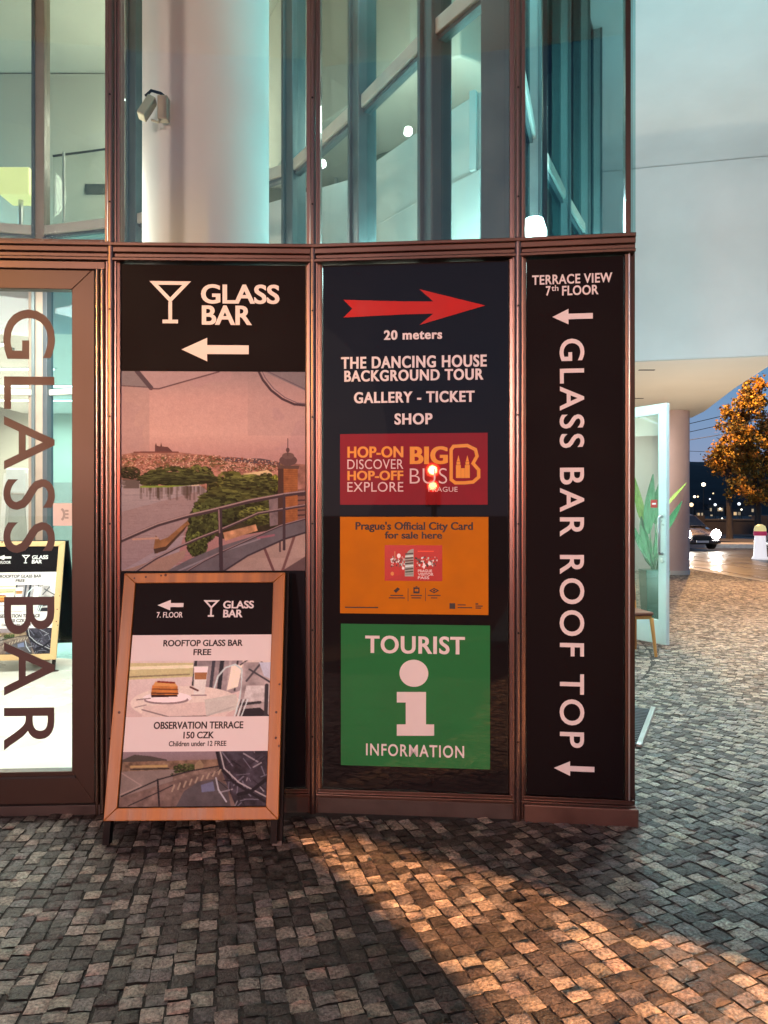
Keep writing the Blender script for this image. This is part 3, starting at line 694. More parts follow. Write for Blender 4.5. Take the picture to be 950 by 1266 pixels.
A.put(A.pmask([(22, 700), (400, 600), (345, 800), (22, 985)]), (138, 94, 90), a=.4)
for k in range(60):
    x = r.uniform(115, 430); A.line([(x, 580), (x, 580+r.uniform(10, 62))], r.uniform(5, 14), (84, 60, 52), a=.4)
for k in range(14): A.line([(r.uniform(22, 60), 545+k*3), (108, 545+k*3)], 5, (82, 60, 54), a=.6)
for a_ in ((65, 512, 50, 30, (70, 58, 38), 1), (160, 545, 50, 36, (80, 70, 40), 2), (260, 525, 110, 46, (84, 74, 42), 3), (400, 520, 70, 44, (92, 80, 46), 4)): A.foliage(*a_, n=420)
A.line([(118, 578), (250, 577), (410, 562)], 9, (126, 122, 62)); A.poly([(365, 575), (372, 545), (395, 540), (402, 572)], (190, 150, 128))
A.poly([(610, 560), (620, 515), (740, 498), (765, 520), (765, 585)], (168, 120, 88), noise=.2)
for k in range(9): A.line([(628+k*14, 528), (628+k*14, 560)], 4, (120, 80, 62))
A.poly([(620, 515), (740, 497), (768, 518), (640, 530)], (196, 150, 120))
A.poly([(440, 560), (800, 560), (800, 780), (520, 830), (440, 800)], (70, 54, 40), noise=.4, nscale=14)
for a_ in ((555, 592, 104, 84, (96, 82, 44), 5), (730, 575, 52, 62, (76, 64, 38), 6), (775, 560, 22, 40, (130, 112, 52), 8), (440, 690, 70, 52, (88, 78, 42), 7), (390, 830, 52, 82, (84, 78, 42), 9), (640, 700, 60, 46, (104, 92, 50), 10), (710, 700, 50, 56, (128, 110, 56), 12)): A.foliage(*a_, n=620)
for a_ in ((300, 540, 190, 30, (86, 76, 46), 31), (600, 640, 190, 60, (92, 80, 46), 32), (520, 700, 120, 70, (84, 76, 44), 33), (420, 760, 70, 90, (88, 80, 46), 34), (395, 860, 46, 60, (96, 88, 48), 35), (650, 560, 130, 40, (104, 90, 52), 36), (690, 720, 90, 44, (112, 98, 54), 37)): A.foliage(*a_, n=900)
A.poly([(745, 630), (800, 610), (800, 760), (750, 770)], (122, 92, 92), noise=.3, nscale=30)
A.poly([(520, 800), (680, 760), (690, 790), (530, 840)], (176, 118, 92), noise=.3, nscale=30)
A.poly([(795, 488), (888, 490), (888, 755), (795, 770)], (152, 88, 58), noise=.22, nscale=40); A.poly([(790, 488), (818, 490), (818, 765), (790, 770)], (86, 54, 48))
for k in range(30): A.line([(820, 500+k*9), (886, 500+k*9)], 2, (112, 62, 44), a=.6)
A.poly([(786, 474), (895, 476), (892, 492), (790, 490)], (104, 70, 64)); A.ell(840, 450, 44, 26, (104, 70, 68), noise=.3); A.ell(840, 428, 30, 16, (116, 80, 76)); A.line([(838, 345), (838, 425)], 5, (96, 62, 64)); A.ell(838, 400, 9, 12, (100, 66, 66))
A.poly([(888, 590), (925, 585), (925, 745), (888, 750)], (132, 84, 76)); 
for k in range(5): A.line([(890, 620+k*24), (925, 618+k*24)], 8, (84, 56, 56))
A.poly([(180, 875), (190, 812), (212, 836), (250, 822), (345, 742), (356, 758), (245, 872), (195, 902)], (142, 92, 66), noise=.3, nscale=20); A.poly([(180, 878), (240, 866), (350, 756), (330, 790), (240, 885), (185, 902)], (82, 54, 46))
A.line([(80, 832), (200, 826)], 9, (168, 120, 108)); A.poly([(22, 985), (100, 960), (340, 880), (330, 920), (250, 985)], (150, 108, 98))
A.poly([(245, 985), (350, 930), (500, 868), (650, 822), (815, 768), (925, 735), (925, 800), (820, 832), (640, 912), (520, 985)], (110, 88, 90), noise=.16, nscale=9)
A.line([(300, 985), (520, 890), (700, 830)], 8, (136, 110, 112)); A.line([(690, 826), (770, 812)], 10, (160, 92, 100), a=.7)
A.poly([(530, 985), (640, 915), (820, 835), (925, 800), (925, 985)], (164, 122, 112), noise=.1, nscale=6); A.poly([(810, 985), (925, 915), (925, 985)], (108, 76, 74))
A.line([(725, 880), (768, 985)], 13, (116, 72, 70)); A.line([(870, 820), (812, 985)], 13, (122, 78, 74)); A.line([(800, 845), (800, 890)], 9, (92, 60, 60))
def rail(pts, w): A.line(pts, w, (78, 54, 58)); A.line([(x, y-w*.3) for x, y in pts], w*.32, (156, 116, 114))
rail([(22, 838), (110, 800), (200, 762), (340, 722), (480, 690), (650, 648), (820, 617), (925, 604)], 19)
rail([(90, 988), (190, 925), (300, 870), (400, 828), (500, 790), (600, 748), (690, 708), (925, 668)], 13)
rail([(340, 988), (430, 935), (520, 890), (660, 828), (800, 768), (925, 733)], 9)
A.line([(525, 985), (640, 912), (820, 832), (925, 800)], 9, (74, 54, 58))
A.line([(505, 690), (511, 985)], 19, (74, 52, 56)); A.line([(499, 690), (503, 800)], 6, (140, 100, 98)); A.line([(820, 620), (820, 880)], 14, (80, 56, 60))
put_print('photo_print', A, (X0, pb+.002, X1, hd-.002), PRINT, sg, c=.0035)

# -- bay two: direction board
Y0, Y1 = .050, S2.L-.047
tb = thing('tour_sign', 'glossy black direction board with a jagged red arrow and three posters', 'sign', matrix=S2.P.M())
mb = MB(); mb.box(Y0, Y1, .112, 2.836, -.02, .004); mb.build('board', BLACK_GLOSS, tb)
REDV = mat('red_vinyl', (.50, .010, .010), .5, spec=.2)
ar = [(425, 371), (500, 373), (536, 373), (519, 358), (600, 378), (519, 402), (536, 388), (500, 389), (425, 393), (436, 382)]
put_poly(S2.P.poly(ar)[::-1], REDV, tb, .0045, name='arrow')
LB = dict(weight=.02, bold=.022, spacing=1.12)
for s, bx in (('20 meters', (475, 408, 547, 420)), ('THE DANCING HOUSE', (422, 440, 602, 455)), ('BACKGROUND TOUR', (426, 457, 598, 471)), ('GALLERY - TICKET', (438, 484, 587, 498)), ('SHOP', (488, 511, 535, 525))):
    put_text(s, prect(S2.P, *bx), LETTER, tb, c=.0045, **LB)
# posters stuck on the board
def poster(name, label, cat, box, m):
    t = thing(name, label, cat, matrix=S2.P.M()); a0, b0, a1, b1 = prect(S2.P, *box)
    mb = MB(); mb.box(a0, a1, b0, b1, .0042, .0072); mb.build('sheet', m, t); return t
AMBER = mat('amber_ink', (.80, .33, .015), .5); PALE = mat('pale_ink', (.74, .60, .58), .5)
t = poster('bus_tour_poster', 'red sightseeing bus poster with amber and white words', 'poster', (421, 536, 603, 624), mat('red_poster', (.26, .008, .012), .6, coat=.7, coat_rough=.02, spec=.1))
for s, bx, m, w, bo in (('HOP-ON', (430, 552, 499, 566), AMBER, .02, .02), ('DISCOVER', (430, 568, 499, 580), PALE, 0, 0), ('HOP-OFF', (430, 582, 499, 594), AMBER, .02, .02), ('EXPLORE', (430, 596, 499, 608), PALE, 0, 0), ('BIG', (507, 552, 554, 574), AMBER, .02, .03), ('BUS', (507, 579, 553, 598), PALE, -.012, 0), ('PRAGUE', (530, 602, 566, 608), PALE, 0, 0)):
    put_text(s, prect(S2.P, *bx), m, t, c=.0075, weight=w, bold=bo, spacing=1.05)
mb = MB(); bb2 = [(561, 552), (578, 551), (588, 556), (590, 564), (585, 573), (592, 581), (592, 590), (585, 596), (575, 597), (563, 597), (558, 593), (558, 556)]
put_stroke(mb, S2.P.poly(bb2), .017, .0075, .0014, closed=True)
for x in (567, 578):
    for i, (dx0, dx1, ya, yb) in enumerate(((-3, 3, 591, 575), (-2.3, 2.3, 574.6, 571))):
        a0, b0, a1, b1 = prect(S2.P, x+dx0, yb, x+dx1, ya); mb.box(a0, a1, b0, b1, .0075, .0088)
    mb.prism(S2.P.poly([(x-2, 570.6), (x, 563), (x+2, 570.6)])[::-1], .0075, .0088)
a0, b0, a1, b1 = prect(S2.P, 570.2, 579, 574.8, 591); mb.box(a0, a1, b0, b1, .0075, .0088)
mb.build('emblem', AMBER, t)

t = poster('city_card_poster', 'orange poster with black headline and small red card picture', 'poster', (421, 639, 604, 759), mat('orange_poster', (.58, .19, .006), .6, coat=.6, coat_rough=.02, spec=.1))
put_text("Prague's Official City Card", prect(S2.P, 440, 645, 585, 658), BLACKINK, t, c=.0075, weight=.018, bold=.016)
put_text("for sale here", prect(S2.P, 476, 657, 547, 666), BLACKINK, t, c=.0075, weight=.018, bold=.016)
A = Art(285, 170, 635, 390, 210, 132, (214, 178, 172))
A.c[:] = A.col((172, 26, 18)); A.put((A.X-460)*.4+(A.Y-280) > 40, (158, 18, 14), a=.6)
A.ell(462, 262, 54, 68, (150, 138, 128)); A.poly([(462, 190), (520, 190), (520, 368), (462, 368)], (172, 26, 18)); A.poly([(408, 262), (462, 262), (462, 362), (408, 362)], (150, 140, 130))
for y, c in ((225, (60, 50, 46)), (240, (190, 180, 170)), (252, (70, 56, 50)), (268, (96, 44, 36)), (284, (40, 34, 32)), (300, (196, 186, 176)), (318, (52, 52, 44)), (335, (30, 60, 42)), (350, (130, 120, 110))): A.line([(414, y), (456, y-4)], 9, c)
rr_ = np.random.default_rng(8)
for k in range(110):
    x = rr_.uniform(318, 408) if k % 2 else rr_.uniform(470, 600); y = rr_.uniform(238, 300); s_ = rr_.uniform(3, 10)
    A.poly([(x, y), (x+s_, y-2), (x+s_*.8, y+s_*1.5), (x-1, y+s_)], [(34, 26, 24), (170, 158, 146), (90, 74, 66), (206, 190, 176), (50, 40, 38)][rr_.integers(5)])
A.line([(348, 210), (348, 250)], 4, (190, 120, 90)); A.ell(372, 236, 11, 14, (232, 210, 196)); A.ell(398, 312, 8, 9, (236, 220, 200)); A.ell(332, 346, 10, 12, (200, 120, 60)); A.ell(524, 296, 7, 18, (230, 220, 210)); A.ell(558, 282, 10, 12, (214, 190, 180))
A.line([(490, 208), (580, 208)], 8, (206, 70, 40))
cd_ = prect(S2.P, 476, 674, 547, 718); put_print('card_picture', A, cd_, PRINT_GLOSS, t, c=.0076)
WINK = mat('white_ink', (.78, .76, .74), .5)
for k, s in enumerate(('PRAGUE', 'VISITOR', 'PASS')): put_text(s, prect(S2.P, 517, 704+k*4.2, 530+(5, 7, 1)[k]*.9, 707.4+k*4.2), WINK, t, c=.0079, weight=.02)
mb = MB()
def pr_(mb, *bx, c=.0075): a0, b0, a1, b1 = prect(S2.P, *bx); mb.box(a0, a1, b0, b1, c, c+.001)
for x in (504.5, 526.0): pr_(mb, x, 727, x+.7, 743)
for x, w in ((491, 9), (491, 11), (515, 6), (515, 5), (537, 7), (537, 4)): pass
for x, y, w in ((491, 736, 8), (491, 739, 11), (515, 736, 7), (515, 739, 6), (537, 736, 8), (537, 739, 4)): pr_(mb, x-w, y-.6, x+w, y+.6) if w < 9 else pr_(mb, x-w*.9, y-.6, x+w*.9, y+.6)
mb.prism(S2.P.poly([(487, 730), (492, 726), (495, 728), (490, 733)])[::-1], .0075, .0085)
pr_(mb, 511.5, 726, 519, 728); pr_(mb, 511.5, 731, 519, 733.5); pr_(mb, 511.5, 728, 513, 731); pr_(mb, 517.5, 728, 519, 731); pr_(mb, 514, 724.6, 516.5, 725.6)
put_stroke(mb, S2.P.poly([(532, 730), (537, 727.4), (542, 730), (537, 732.6)]), .005, .0075, .001, closed=True); pr_(mb, 535.8, 729, 538.2, 731)
pr_(mb, 427, 750, 468, 751.4); pr_(mb, 556, 745.5, 563, 752.5); pr_(mb, 566, 747, 576, 748.2); pr_(mb, 566, 750.4, 584, 751.6); pr_(mb, 588, 745.6, 591.5, 747.4); pr_(mb, 588, 748.4, 597, 749.8); pr_(mb, 588, 750.8, 595, 752.2)
mb.build('small_print', BLACKINK, t)

t = poster('tourist_information_poster', 'green tourist information poster with large white letter i, lowest on the black board', 'poster', (422, 772, 606, 948), mat('green_poster', (.022, .20, .058), .6, coat=.6, coat_rough=.02, var=.05, spec=.1))
put_text('TOURIST', prect(S2.P, 452, 786, 575, 808), LETTER, t, c=.0075, weight=.016, bold=.014, spacing=1.08)
put_text('INFORMATION', prect(S2.P, 453, 920, 574, 935), LETTER, t, c=.0075, weight=.014, bold=0, spacing=1.14)
mb = MB(); cx_, cy_ = S2.P.uv(512, 832); rx = .075
mb.prism([(cx_+.0745*math.cos(a), cy_+.070*math.sin(a)) for a in np.linspace(0, 2*math.pi, 40)[:-1]], .0075, .0088)
mb.prism(S2.P.poly([(491, 855), (527, 855), (527, 895), (537, 895), (537, 909), (491, 909), (491, 895), (502, 895), (502, 868), (491, 868)])[::-1], .0075, .0088)
mb.build('emblem', LETTER, t)

# -- bay three: roof top sign
Z0, Z1 = .046, S3.L-.033
rs = thing('terrace_sign', 'narrow black sign with letters reading downwards and two small arrows', 'sign', matrix=S3.P.M())
mb = MB(); mb.box(Z0, Z1, .112, 2.836, -.02, .004); mb.build('board', BLACK_SATIN, rs)
put_text('TERRACE VIEW', prect(S3.P, 658, 339, 757, 351), LETTER, rs, c=.0045, weight=.018, bold=.008, spacing=1.08)
put_text('7', prect(S3.P, 675, 354, 681, 366), LETTER, rs, c=.0045, weight=.018, bold=.008)
put_text('th', prect(S3.P, 682, 353, 690.5, 360), LETTER, rs, c=.0045, weight=.01)
put_text('FLOOR', prect(S3.P, 695, 353, 740, 365), LETTER, rs, c=.0045, weight=.018, bold=.008, spacing=1.05)
put_text('GLASS BAR ROOF TOP', prect(S3.P, 692, 419, 722.5, 924), LETTER, rs, c=.0045, weight=.013, bold=.0, spacing=1.22, rot=True)
put_poly(arrow_left(prect(S3.P, 683, 382, 733, 401), .4, .36), LETTER, rs, .0045, name='arrow')
put_poly(arrow_left(prect(S3.P, 685, 941, 735, 959), .4, .36), LETTER, rs, .0045, name='arrow')

# ------------------------------------------------------------------ sandwich boards
AP = Plane((-.882, 3.555, 0), (1, .004, 0), (-.016, .315, 1.12))
ab = thing('sandwich_board', 'wooden framed sandwich board with cake photo leaning folded against the facade', 'sandwich board', matrix=AP.M())
oa0, ob1 = AP.uv(157, 710); oa1 = AP.uv(355, 711)[0]; ob0 = AP.uv(240, 1014)[1]
ia0, ib1 = AP.uv(170.5, 722); ia1 = AP.uv(342.5, 722)[0]; ib0 = AP.uv(240, 998)[1]
mb = MB(); mitred(mb, oa0, oa1, ob0, ob1, ia0-oa0, ib0-ob0, ob1-ib1, -.012, .012); mb.build('frame', PINE, ab, bevel=.003)
kn = MB(); rk = random.Random(4)
for k in range(9):
    side = rk.choice('lrtb'); t = rk.uniform(.05, .95)
    x = {'l': oa0+.022, 'r': oa1-.022}.get(side, oa0+(oa1-oa0)*t); y = {'t': ob1-.02, 'b': ob0+.02}.get(side, ob0+(ob1-ob0)*t)
    kn.lathe([(.0045+.003*rk.random(), .0121), (.001, .0127)], 8, (x+rk.uniform(-.017, .017), y+rk.uniform(-.015, .015), 0))
kn.build('wood_knots', mat('dark_knot', (.09, .03, .012), .6), ab)
mb = MB(); mb.box(ia0-.01, ia1+.01, ib0-.01, ib1+.01, -.010, .001); mb.build('panel', BLACK_SATIN, ab)
wp = mat('white_paper', (.78, .76, .74), .5, var=.03)
wa0, wa1 = ia0+.004, ia1-.004
yb = lambda py: AP.uv(245, py)[1]
for y0, y1 in ((785, 817), (886, 929)):
    mb = MB(); mb.box(wa0, wa1, yb(y1), yb(y0), .0012, .0022); mb.build('paper_strip', wp, ab)
put_text('GLASS', prect(AP, 278, 742.5, 316, 752), LETTER, ab, c=.0015, weight=.02, bold=.014)
put_text('BAR', prect(AP, 278, 753.5, 302, 763), LETTER, ab, c=.0015, weight=.02, bold=.014)
put_text('7. FLOOR', prect(AP, 196, 757, 228, 764), LETTER, ab, c=.0015, weight=.012)
mb = MB(); cocktail(mb, prect(AP, 254, 742, 272.5, 762.5), .0085, .0015); mb.build('emblem', LETTER, ab)
put_poly(arrow_left(prect(AP, 197, 742, 229, 755), .5, .38), LETTER, ab, .0015, name='arrow')
for s, bx, w, bo in (('ROOFTOP GLASS BAR', (204, 791, 302, 799), .02, .012), ('FREE', (241, 802.5, 263, 810), .02, .012), ('OBSERVATION TERRACE', (191.5, 892, 302, 901), .02, .012), ('150 CZK', (228, 904.5, 266, 913), .02, .012), ('Children under 12 FREE', (210, 916, 281, 922.5), .018, .006)):
    put_text(s, prect(AP, *bx), BLACKINK, ab, c=.0024, weight=w, bold=bo)
A = Art(150, 430, 745, 672, 240, 100, (222, 176, 166))
A.grad([(430, (205, 160, 146)), (520, (208, 162, 150)), (672, (200, 150, 138))])
A.poly([(150, 440), (415, 440), (415, 500), (150, 512)], (196, 158, 118)); A.line([(150, 462), (410, 456)], 14, (222, 186, 150)); A.line([(150, 500), (400, 490)], 7, (150, 118, 90))
A.poly([(415, 430), (620, 430), (620, 560), (560, 580), (415, 545)], (160, 124, 118), noise=.3, nscale=12)
for x, w, c in ((425, 12, (70, 56, 56)), (500, 14, (84, 68, 70)), (535, 18, (66, 54, 56)), (570, 10, (180, 140, 132)), (600, 8, (80, 64, 62))): A.line([(x, 430), (x-8, 560)], w, c)
A.poly([(575, 450), (620, 450), (605, 545), (560, 560)], (226, 182, 160))
A.line([(505, 560), (520, 500), (550, 462), (590, 448), (618, 470), (622, 540), (605, 660)], 7, (196, 170, 160)); A.line([(612, 450), (640, 430)], 6, (80, 60, 60))
A.poly([(625, 440), (745, 440), (745, 672), (615, 672)], (170, 132, 124), noise=.35, nscale=14)
A.line([(640, 520), (700, 440), (745, 470)], 9, (92, 72, 72)); A.line([(650, 470), (742, 528)], 8, (88, 70, 70)); A.poly([(690, 440), (745, 440), (745, 515), (712, 500)], (190, 160, 160))
A.poly([(640, 540), (735, 540), (735, 610), (630, 610)], (196, 158, 148), noise=.25, nscale=30); A.line([(622, 620), (700, 612)], 12, (70, 56, 56)); A.poly([(625, 640), (700, 634), (745, 672), (620, 672)], (60, 46, 48)); A.line([(725, 540), (725, 672)], 16, (74, 58, 58))
A.ell(390, 612, 225, 72, (214, 168, 152)); A.poly([(220, 625), (600, 600), (560, 672), (215, 672)], (208, 160, 146)); A.line([(215, 640), (330, 672), (480, 668), (590, 630)], 6, (150, 112, 104))
A.poly([(470, 600), (600, 575), (610, 640), (480, 668)], (190, 158, 144), a=.7)
for k in range(5): A.line([(596+k*7, 672), (612+k*9, 600)], 4, [(210, 190, 180), (70, 56, 56)][k % 2])
A.ell(315, 592, 100, 26, (226, 184, 172)); A.ell(312, 600, 92, 18, (150, 110, 104)); A.ell(310, 594, 86, 16, (232, 194, 182))
A.poly([(246, 575), (355, 575), (358, 586), (250, 588)], (70, 38, 34)); A.poly([(250, 535), (355, 540), (360, 578), (246, 576)], (190, 110, 62), noise=.2, nscale=20); A.line([(252, 552), (356, 555)], 5, (120, 60, 36)); A.line([(250, 570), (358, 572)], 6, (96, 48, 36))
A.poly([(262, 520), (342, 524), (355, 542), (252, 538)], (206, 134, 84)); A.line([(272, 521), (340, 526)], 8, (140, 50, 36)); A.line([(190, 598), (245, 592)], 5, (140, 104, 96)); A.line([(185, 630), (230, 620)], 4, (150, 112, 104))
A.poly([(418, 455), (478, 455), (468, 580), (424, 580)], (214, 174, 160)); A.poly([(421, 480), (475, 480), (472, 512), (424, 512)], (168, 104, 70)); A.poly([(419, 458), (477, 458), (476, 482), (420, 482)], (230, 198, 184)); A.line([(408, 545), (440, 560)], 8, (110, 60, 52)); A.line([(415, 580), (475, 580)], 5, (150, 110, 104))
put_print('cake_photo', A, (wa0, yb(886), wa1, yb(817)), PRINT, ab, c=.0018)
A = Art(110, 815, 735, 1050, 240, 90, (222, 176, 166))
A.grad([(815, (148, 110, 108)), (850, (142, 104, 100)), (1050, (104, 72, 68))])
A.poly([(110, 850), (160, 828), (230, 835), (300, 850), (300, 868), (110, 868)], (92, 70, 62)); A.poly([(110, 860), (530, 850), (530, 905), (110, 900)], (132, 92, 74), noise=.4, nscale=30); A.line([(150, 880), (300, 878)], 10, (176, 128, 88)); A.line([(150, 892), (310, 888)], 6, (66, 50, 40))
A.poly([(110, 900), (340, 893), (400, 930), (110, 1010)], (138, 104, 94), noise=.1, nscale=8); A.line([(110, 905), (200, 960), (110, 1000)], 5, (160, 120, 108)); A.foliage(380, 890, 50, 24, (86, 82, 44), 3, n=260); A.foliage(350, 915, 30, 12, (80, 76, 44), 4, n=160)
A.poly([(420, 870), (440, 850), (455, 870), (455, 910), (420, 910)], (150, 108, 84)); A.poly([(330, 910), (540, 880), (545, 920), (330, 990)], (128, 92, 80), noise=.4, nscale=34)
A.poly([(110, 1010), (400, 920), (540, 905), (600, 1050), (110, 1050)], (124, 88, 78), noise=.3, nscale=22)
A.poly([(350, 1050), (380, 985), (440, 945), (510, 935), (560, 960), (580, 1050)], (96, 74, 72), noise=.2, nscale=14); A.poly([(450, 960), (500, 945), (510, 985), (455, 990)], (118, 100, 112)); 
A.poly([(505, 815), (735, 815), (735, 1050), (600, 1050), (560, 960), (530, 890)], (74, 56, 60), noise=.5, nscale=22)
rr_ = np.random.default_rng(9)
for k in range(34):
    x = rr_.uniform(520, 730); y = rr_.uniform(820, 1040); A.line([(x, y), (x+rr_.uniform(-70, 70), y+rr_.uniform(-50, 60))], rr_.uniform(2, 6), [(150, 120, 118), (48, 36, 40), (120, 96, 100)][rr_.integers(3)])
A.line([(510, 818), (530, 890), (590, 950), (720, 1030)], 12, (46, 34, 38)); A.line([(525, 818), (545, 890), (610, 950), (735, 1015)], 5, (172, 138, 132)); A.line([(512, 930), (525, 980), (560, 1030)], 6, (176, 146, 142)); A.line([(610, 1000), (660, 990), (735, 930)], 16, (42, 32, 36))
A.line([(118, 1005), (270, 935), (400, 900), (520, 880)], 6, (52, 38, 40)); A.line([(150, 1045), (280, 985), (330, 960)], 5, (60, 44, 44)); A.line([(266, 935), (280, 1045)], 8, (50, 36, 38))
for k in range(9): A.line([(330+k*24, 985-k*9), (338+k*24, 960-k*8)], 7, (170, 128, 108), a=.8)
put_print('terrace_photo', A, (wa0, ib0+.004, wa1, yb(929)), PRINT, ab, c=.0018)
# folded black rear leaf, a little wider and lower than the front
bl = MB(); L_ = ob1+.012
bl.box(oa0-.004, oa0+.03, .015, L_, -.052, -.020); bl.box(oa1-.016, oa1+.018, .004, L_, -.052, -.020)
bl.box(oa0+.03, oa1-.016, L_-.05, L_, -.052, -.020); bl.box(oa0+.03, oa1-.016, .16, .20, -.050, -.022)
bl.box(oa0+.03, oa1-.016, .20, L_-.05, -.042, -.034)
back = bl.build('rear_leaf', DARKWOOD, ab, bevel=.002)
for x in (oa0+.004, oa1-.034):
    mb = MB(); mb.box(x, x+.03, .012, ob0-.001, -.012, .010); mb.build('leg', DARKWOOD, ab)
mb = MB(); mb.box(oa1-.03, oa1+.016, .0, .02, -.056, -.018); mb.build('foot_cap', mat('scuffed_foot', (.06, .055, .05), .6), ab)

# the same kind of board standing open in the lobby, with a white rear leaf
def at_floor(px, Y): return ((px-CX)/F*Y, Y)
ab2 = copy_tree(ab); ax, ay = at_floor(16, 7.35)
IP = Plane((ax, ay, .012), (1, .10, 0), (-.04, .30, 1.12)); ab2.matrix_world = IP.M()
tag(ab2, 'pale wooden sandwich board standing open inside the bright lobby, seen through the glass door', 'sandwich board')
PALEPINE = mat('pale_pine', (.62, .42, .20), .5, var=.15, vscale=5, stretch=(1, .12, 1))
for ch in [x for x in bpy.data.objects if x.parent is ab2]:
    if ch.name.startswith('frame'):
        ch.data = ch.data.copy(); ch.data.materials[0] = PALEPINE
    if ch.name.startswith('rear_leaf'):
        ch.matrix_local = Matrix.Translation((0, L_, -.03)) @ Matrix.Rotation(R(33), 4, 'X') @ Matrix.Translation((0, -L_, .03))

# ------------------------------------------------------------------ things inside
fl = thing('floodlight', 'small beige floodlight clamped to the white round column', 'floodlight', (-1.372, 4.645, 3.975))
o_ = fl.location
BEI = mat('beige_metal', (.42, .37, .27), .5, .3)
mb = MB(); M = Matrix.Rotation(R(25), 4, 'Y') @ Matrix.Rotation(R(-14), 4, 'X')
mb.obox(Matrix.Translation((-.045, -.05, -.01)) @ M, .026, .035, .072); hd_ = mb.build('lamp_head', BEI, fl, bevel=.008)
mb = MB(); mb.obox(Matrix.Translation((.045, -.02, .0)), .030, .03, .072); mb.build('bracket', BEI, fl, bevel=.006)
mb = MB(); mb.tube([(-.055, -.05, .062), (-.02, -.05, .095), (.03, -.03, .09), (.06, 0, .075)], .009, 8); mb.build('cable', DARKWOOD, fl)
mb = MB(); mb.tube([(-.02, -.05, -.08), (.02, -.04, -.09), (.03, -.02, -.05)], .008, 8); mb.build('yoke', BEI, fl)

LSH = mat('glowing_yellow_shade', (.8, .75, .4), .7, emit=(1.0, .95, .40), estr=.85)
c = at(26, 231, 9.6)
lt = thing('table_lamp', 'lamp with square pale yellow glowing shade in the upper room', 'lamp', (c.x, c.y, 4.13))
mb = MB(); mb.box(-.19, .19, -.19, .19, c.z-4.13-.17, c.z-4.13+.17); mb.build('lamp_shade', LSH, lt, bevel=.02)
mb = MB(); mb.tube([(0, 0, 0), (0, 0, c.z-4.13-.17)], .03, 10); mb.lathe([(.16, 0), (.16, .02), (.04, .05)], 20); mb.build('lamp_stand', SILVER, lt)
so_ = thing('sofa', 'low grey sofa end behind the upper glass, under the yellow lamp', 'sofa', (at(14, 290, 8.9).x, 9.15, 4.12))
CUSH = mat('grey_upholstery', (.25, .25, .22), .8, var=.15)
mb = MB(); mb.box(-1.0, .30, -.3, .4, .02, .22); mb.build('seat', CUSH, so_, bevel=.05)
mb = MB(); mb.box(.16, .36, -.32, .42, .03, .36); mb.build('armrest', CUSH, so_, bevel=.06)
# glass balustrade in the upper room
gl = thing('glass_balustrade', 'glass balustrade with thin dark handrail in the upper room', 'railing', (-3.4, 10.5, 4.13))
p0 = at(66, 193, 10.2); p1 = at(140, 183, 10.95); off = Vector((-3.4, 10.5, 4.13))
mb = MB(); mb.tube([p0-off, p1-off], .015, 8); mb.build('handrail', mat('dark_rail', (.03, .03, .025), .4, .6), gl)
pb0 = Vector((p0.x, p0.y, 4.14)); pb1 = Vector((p1.x, p1.y, 4.14)); dn = Vector((.006, -.008, 0))
mb = MB(); mb.add([q-off+s for s in (-dn, dn) for q in (pb0, pb1, p1-Vector((0,0,.02)), p0-Vector((0,0,.02)))], [(0,1,2,3),(7,6,5,4),(0,4,5,1),(1,5,6,2),(2,6,7,3),(3,7,4,0)]); mb.build('pane', LOBBYGLASS, gl)
mb = MB(); mb.tube([(0, 0, 0), (0, 0, (p0.z-4.13)+.05)], .02, 8); 
fo = mb.build('post', SILVER, gl); fo.location = (p0.x+.14-off.x, p0.y-off.y, 0)
wp_ = MB(); pc = at(124, 233, 11.05); wp_.box(-.22, .22, -.03, .0, -.07, .07); o = wp_.build('wall_panel', mat('dark_grey_panel', (.06, .07, .06), .5)); o.location = pc+Vector((0, .04, 0)); tag(o, 'small dark grey panel on the beige upper wall', 'panel')
# wall lights: small glowing fittings seen through the upper glass
GLOW = mat('glowing_lens', (.9, .9, .8), .5, emit=(1.0, .97, .86), estr=14.0)
GLOWT = mat('glowing_teal_lens', (.8, .9, .9), .5, emit=(.75, 1.0, 1.0), estr=3.0)
def glow(name, label, p, r, m, n, cat='light', group=None, face='y'):
    t = thing(name, label, cat, p, group)
    mb = MB(); mb.lathe([(r*.4, -.0), (r*.9, -.008), (r, -.03)][::-1], 20, axis=face); mb.build('lens', m, t, smooth=True)
    mb = MB(); mb.lathe([(r*1.15, .001), (r*1.15, .03)], 20, axis=face); mb.build('housing', SILVER, t)
    return t
glow('spotlight', 'round glowing spotlight high in the pane beside the darkest upper window', at(505, 163, 6.6), .034, GLOW, 0)
glow('spotlight', 'small glowing spotlight behind the red brown mullion left of the tour sign', at(399, 203, 7.4), .035, GLOW, 0)
glow('spotlight', 'tiny bright spotlight left of the white column in the upper glass', at(158, 125, 10.5), .03, GLOW, 0)
glow('spotlight', 'pinpoint spotlight low in the darkest upper window', at(580, 196, 7.5), .018, GLOW, 0)
t = thing('uplight', 'tall white glowing uplight inside the corner glass above the terrace sign', 'light', (1.0, 5.12, 3.14))
mb = MB(); mb.lathe([(.06, 0), (.085, .05), (.085, .28), (.06, .36)], 20); mb.build('lens', GLOWT, t, smooth=True)
mb = MB(); mb.lathe([(.055, -.16), (.055, .01)], 20); mb.build('base', SILVER, t)

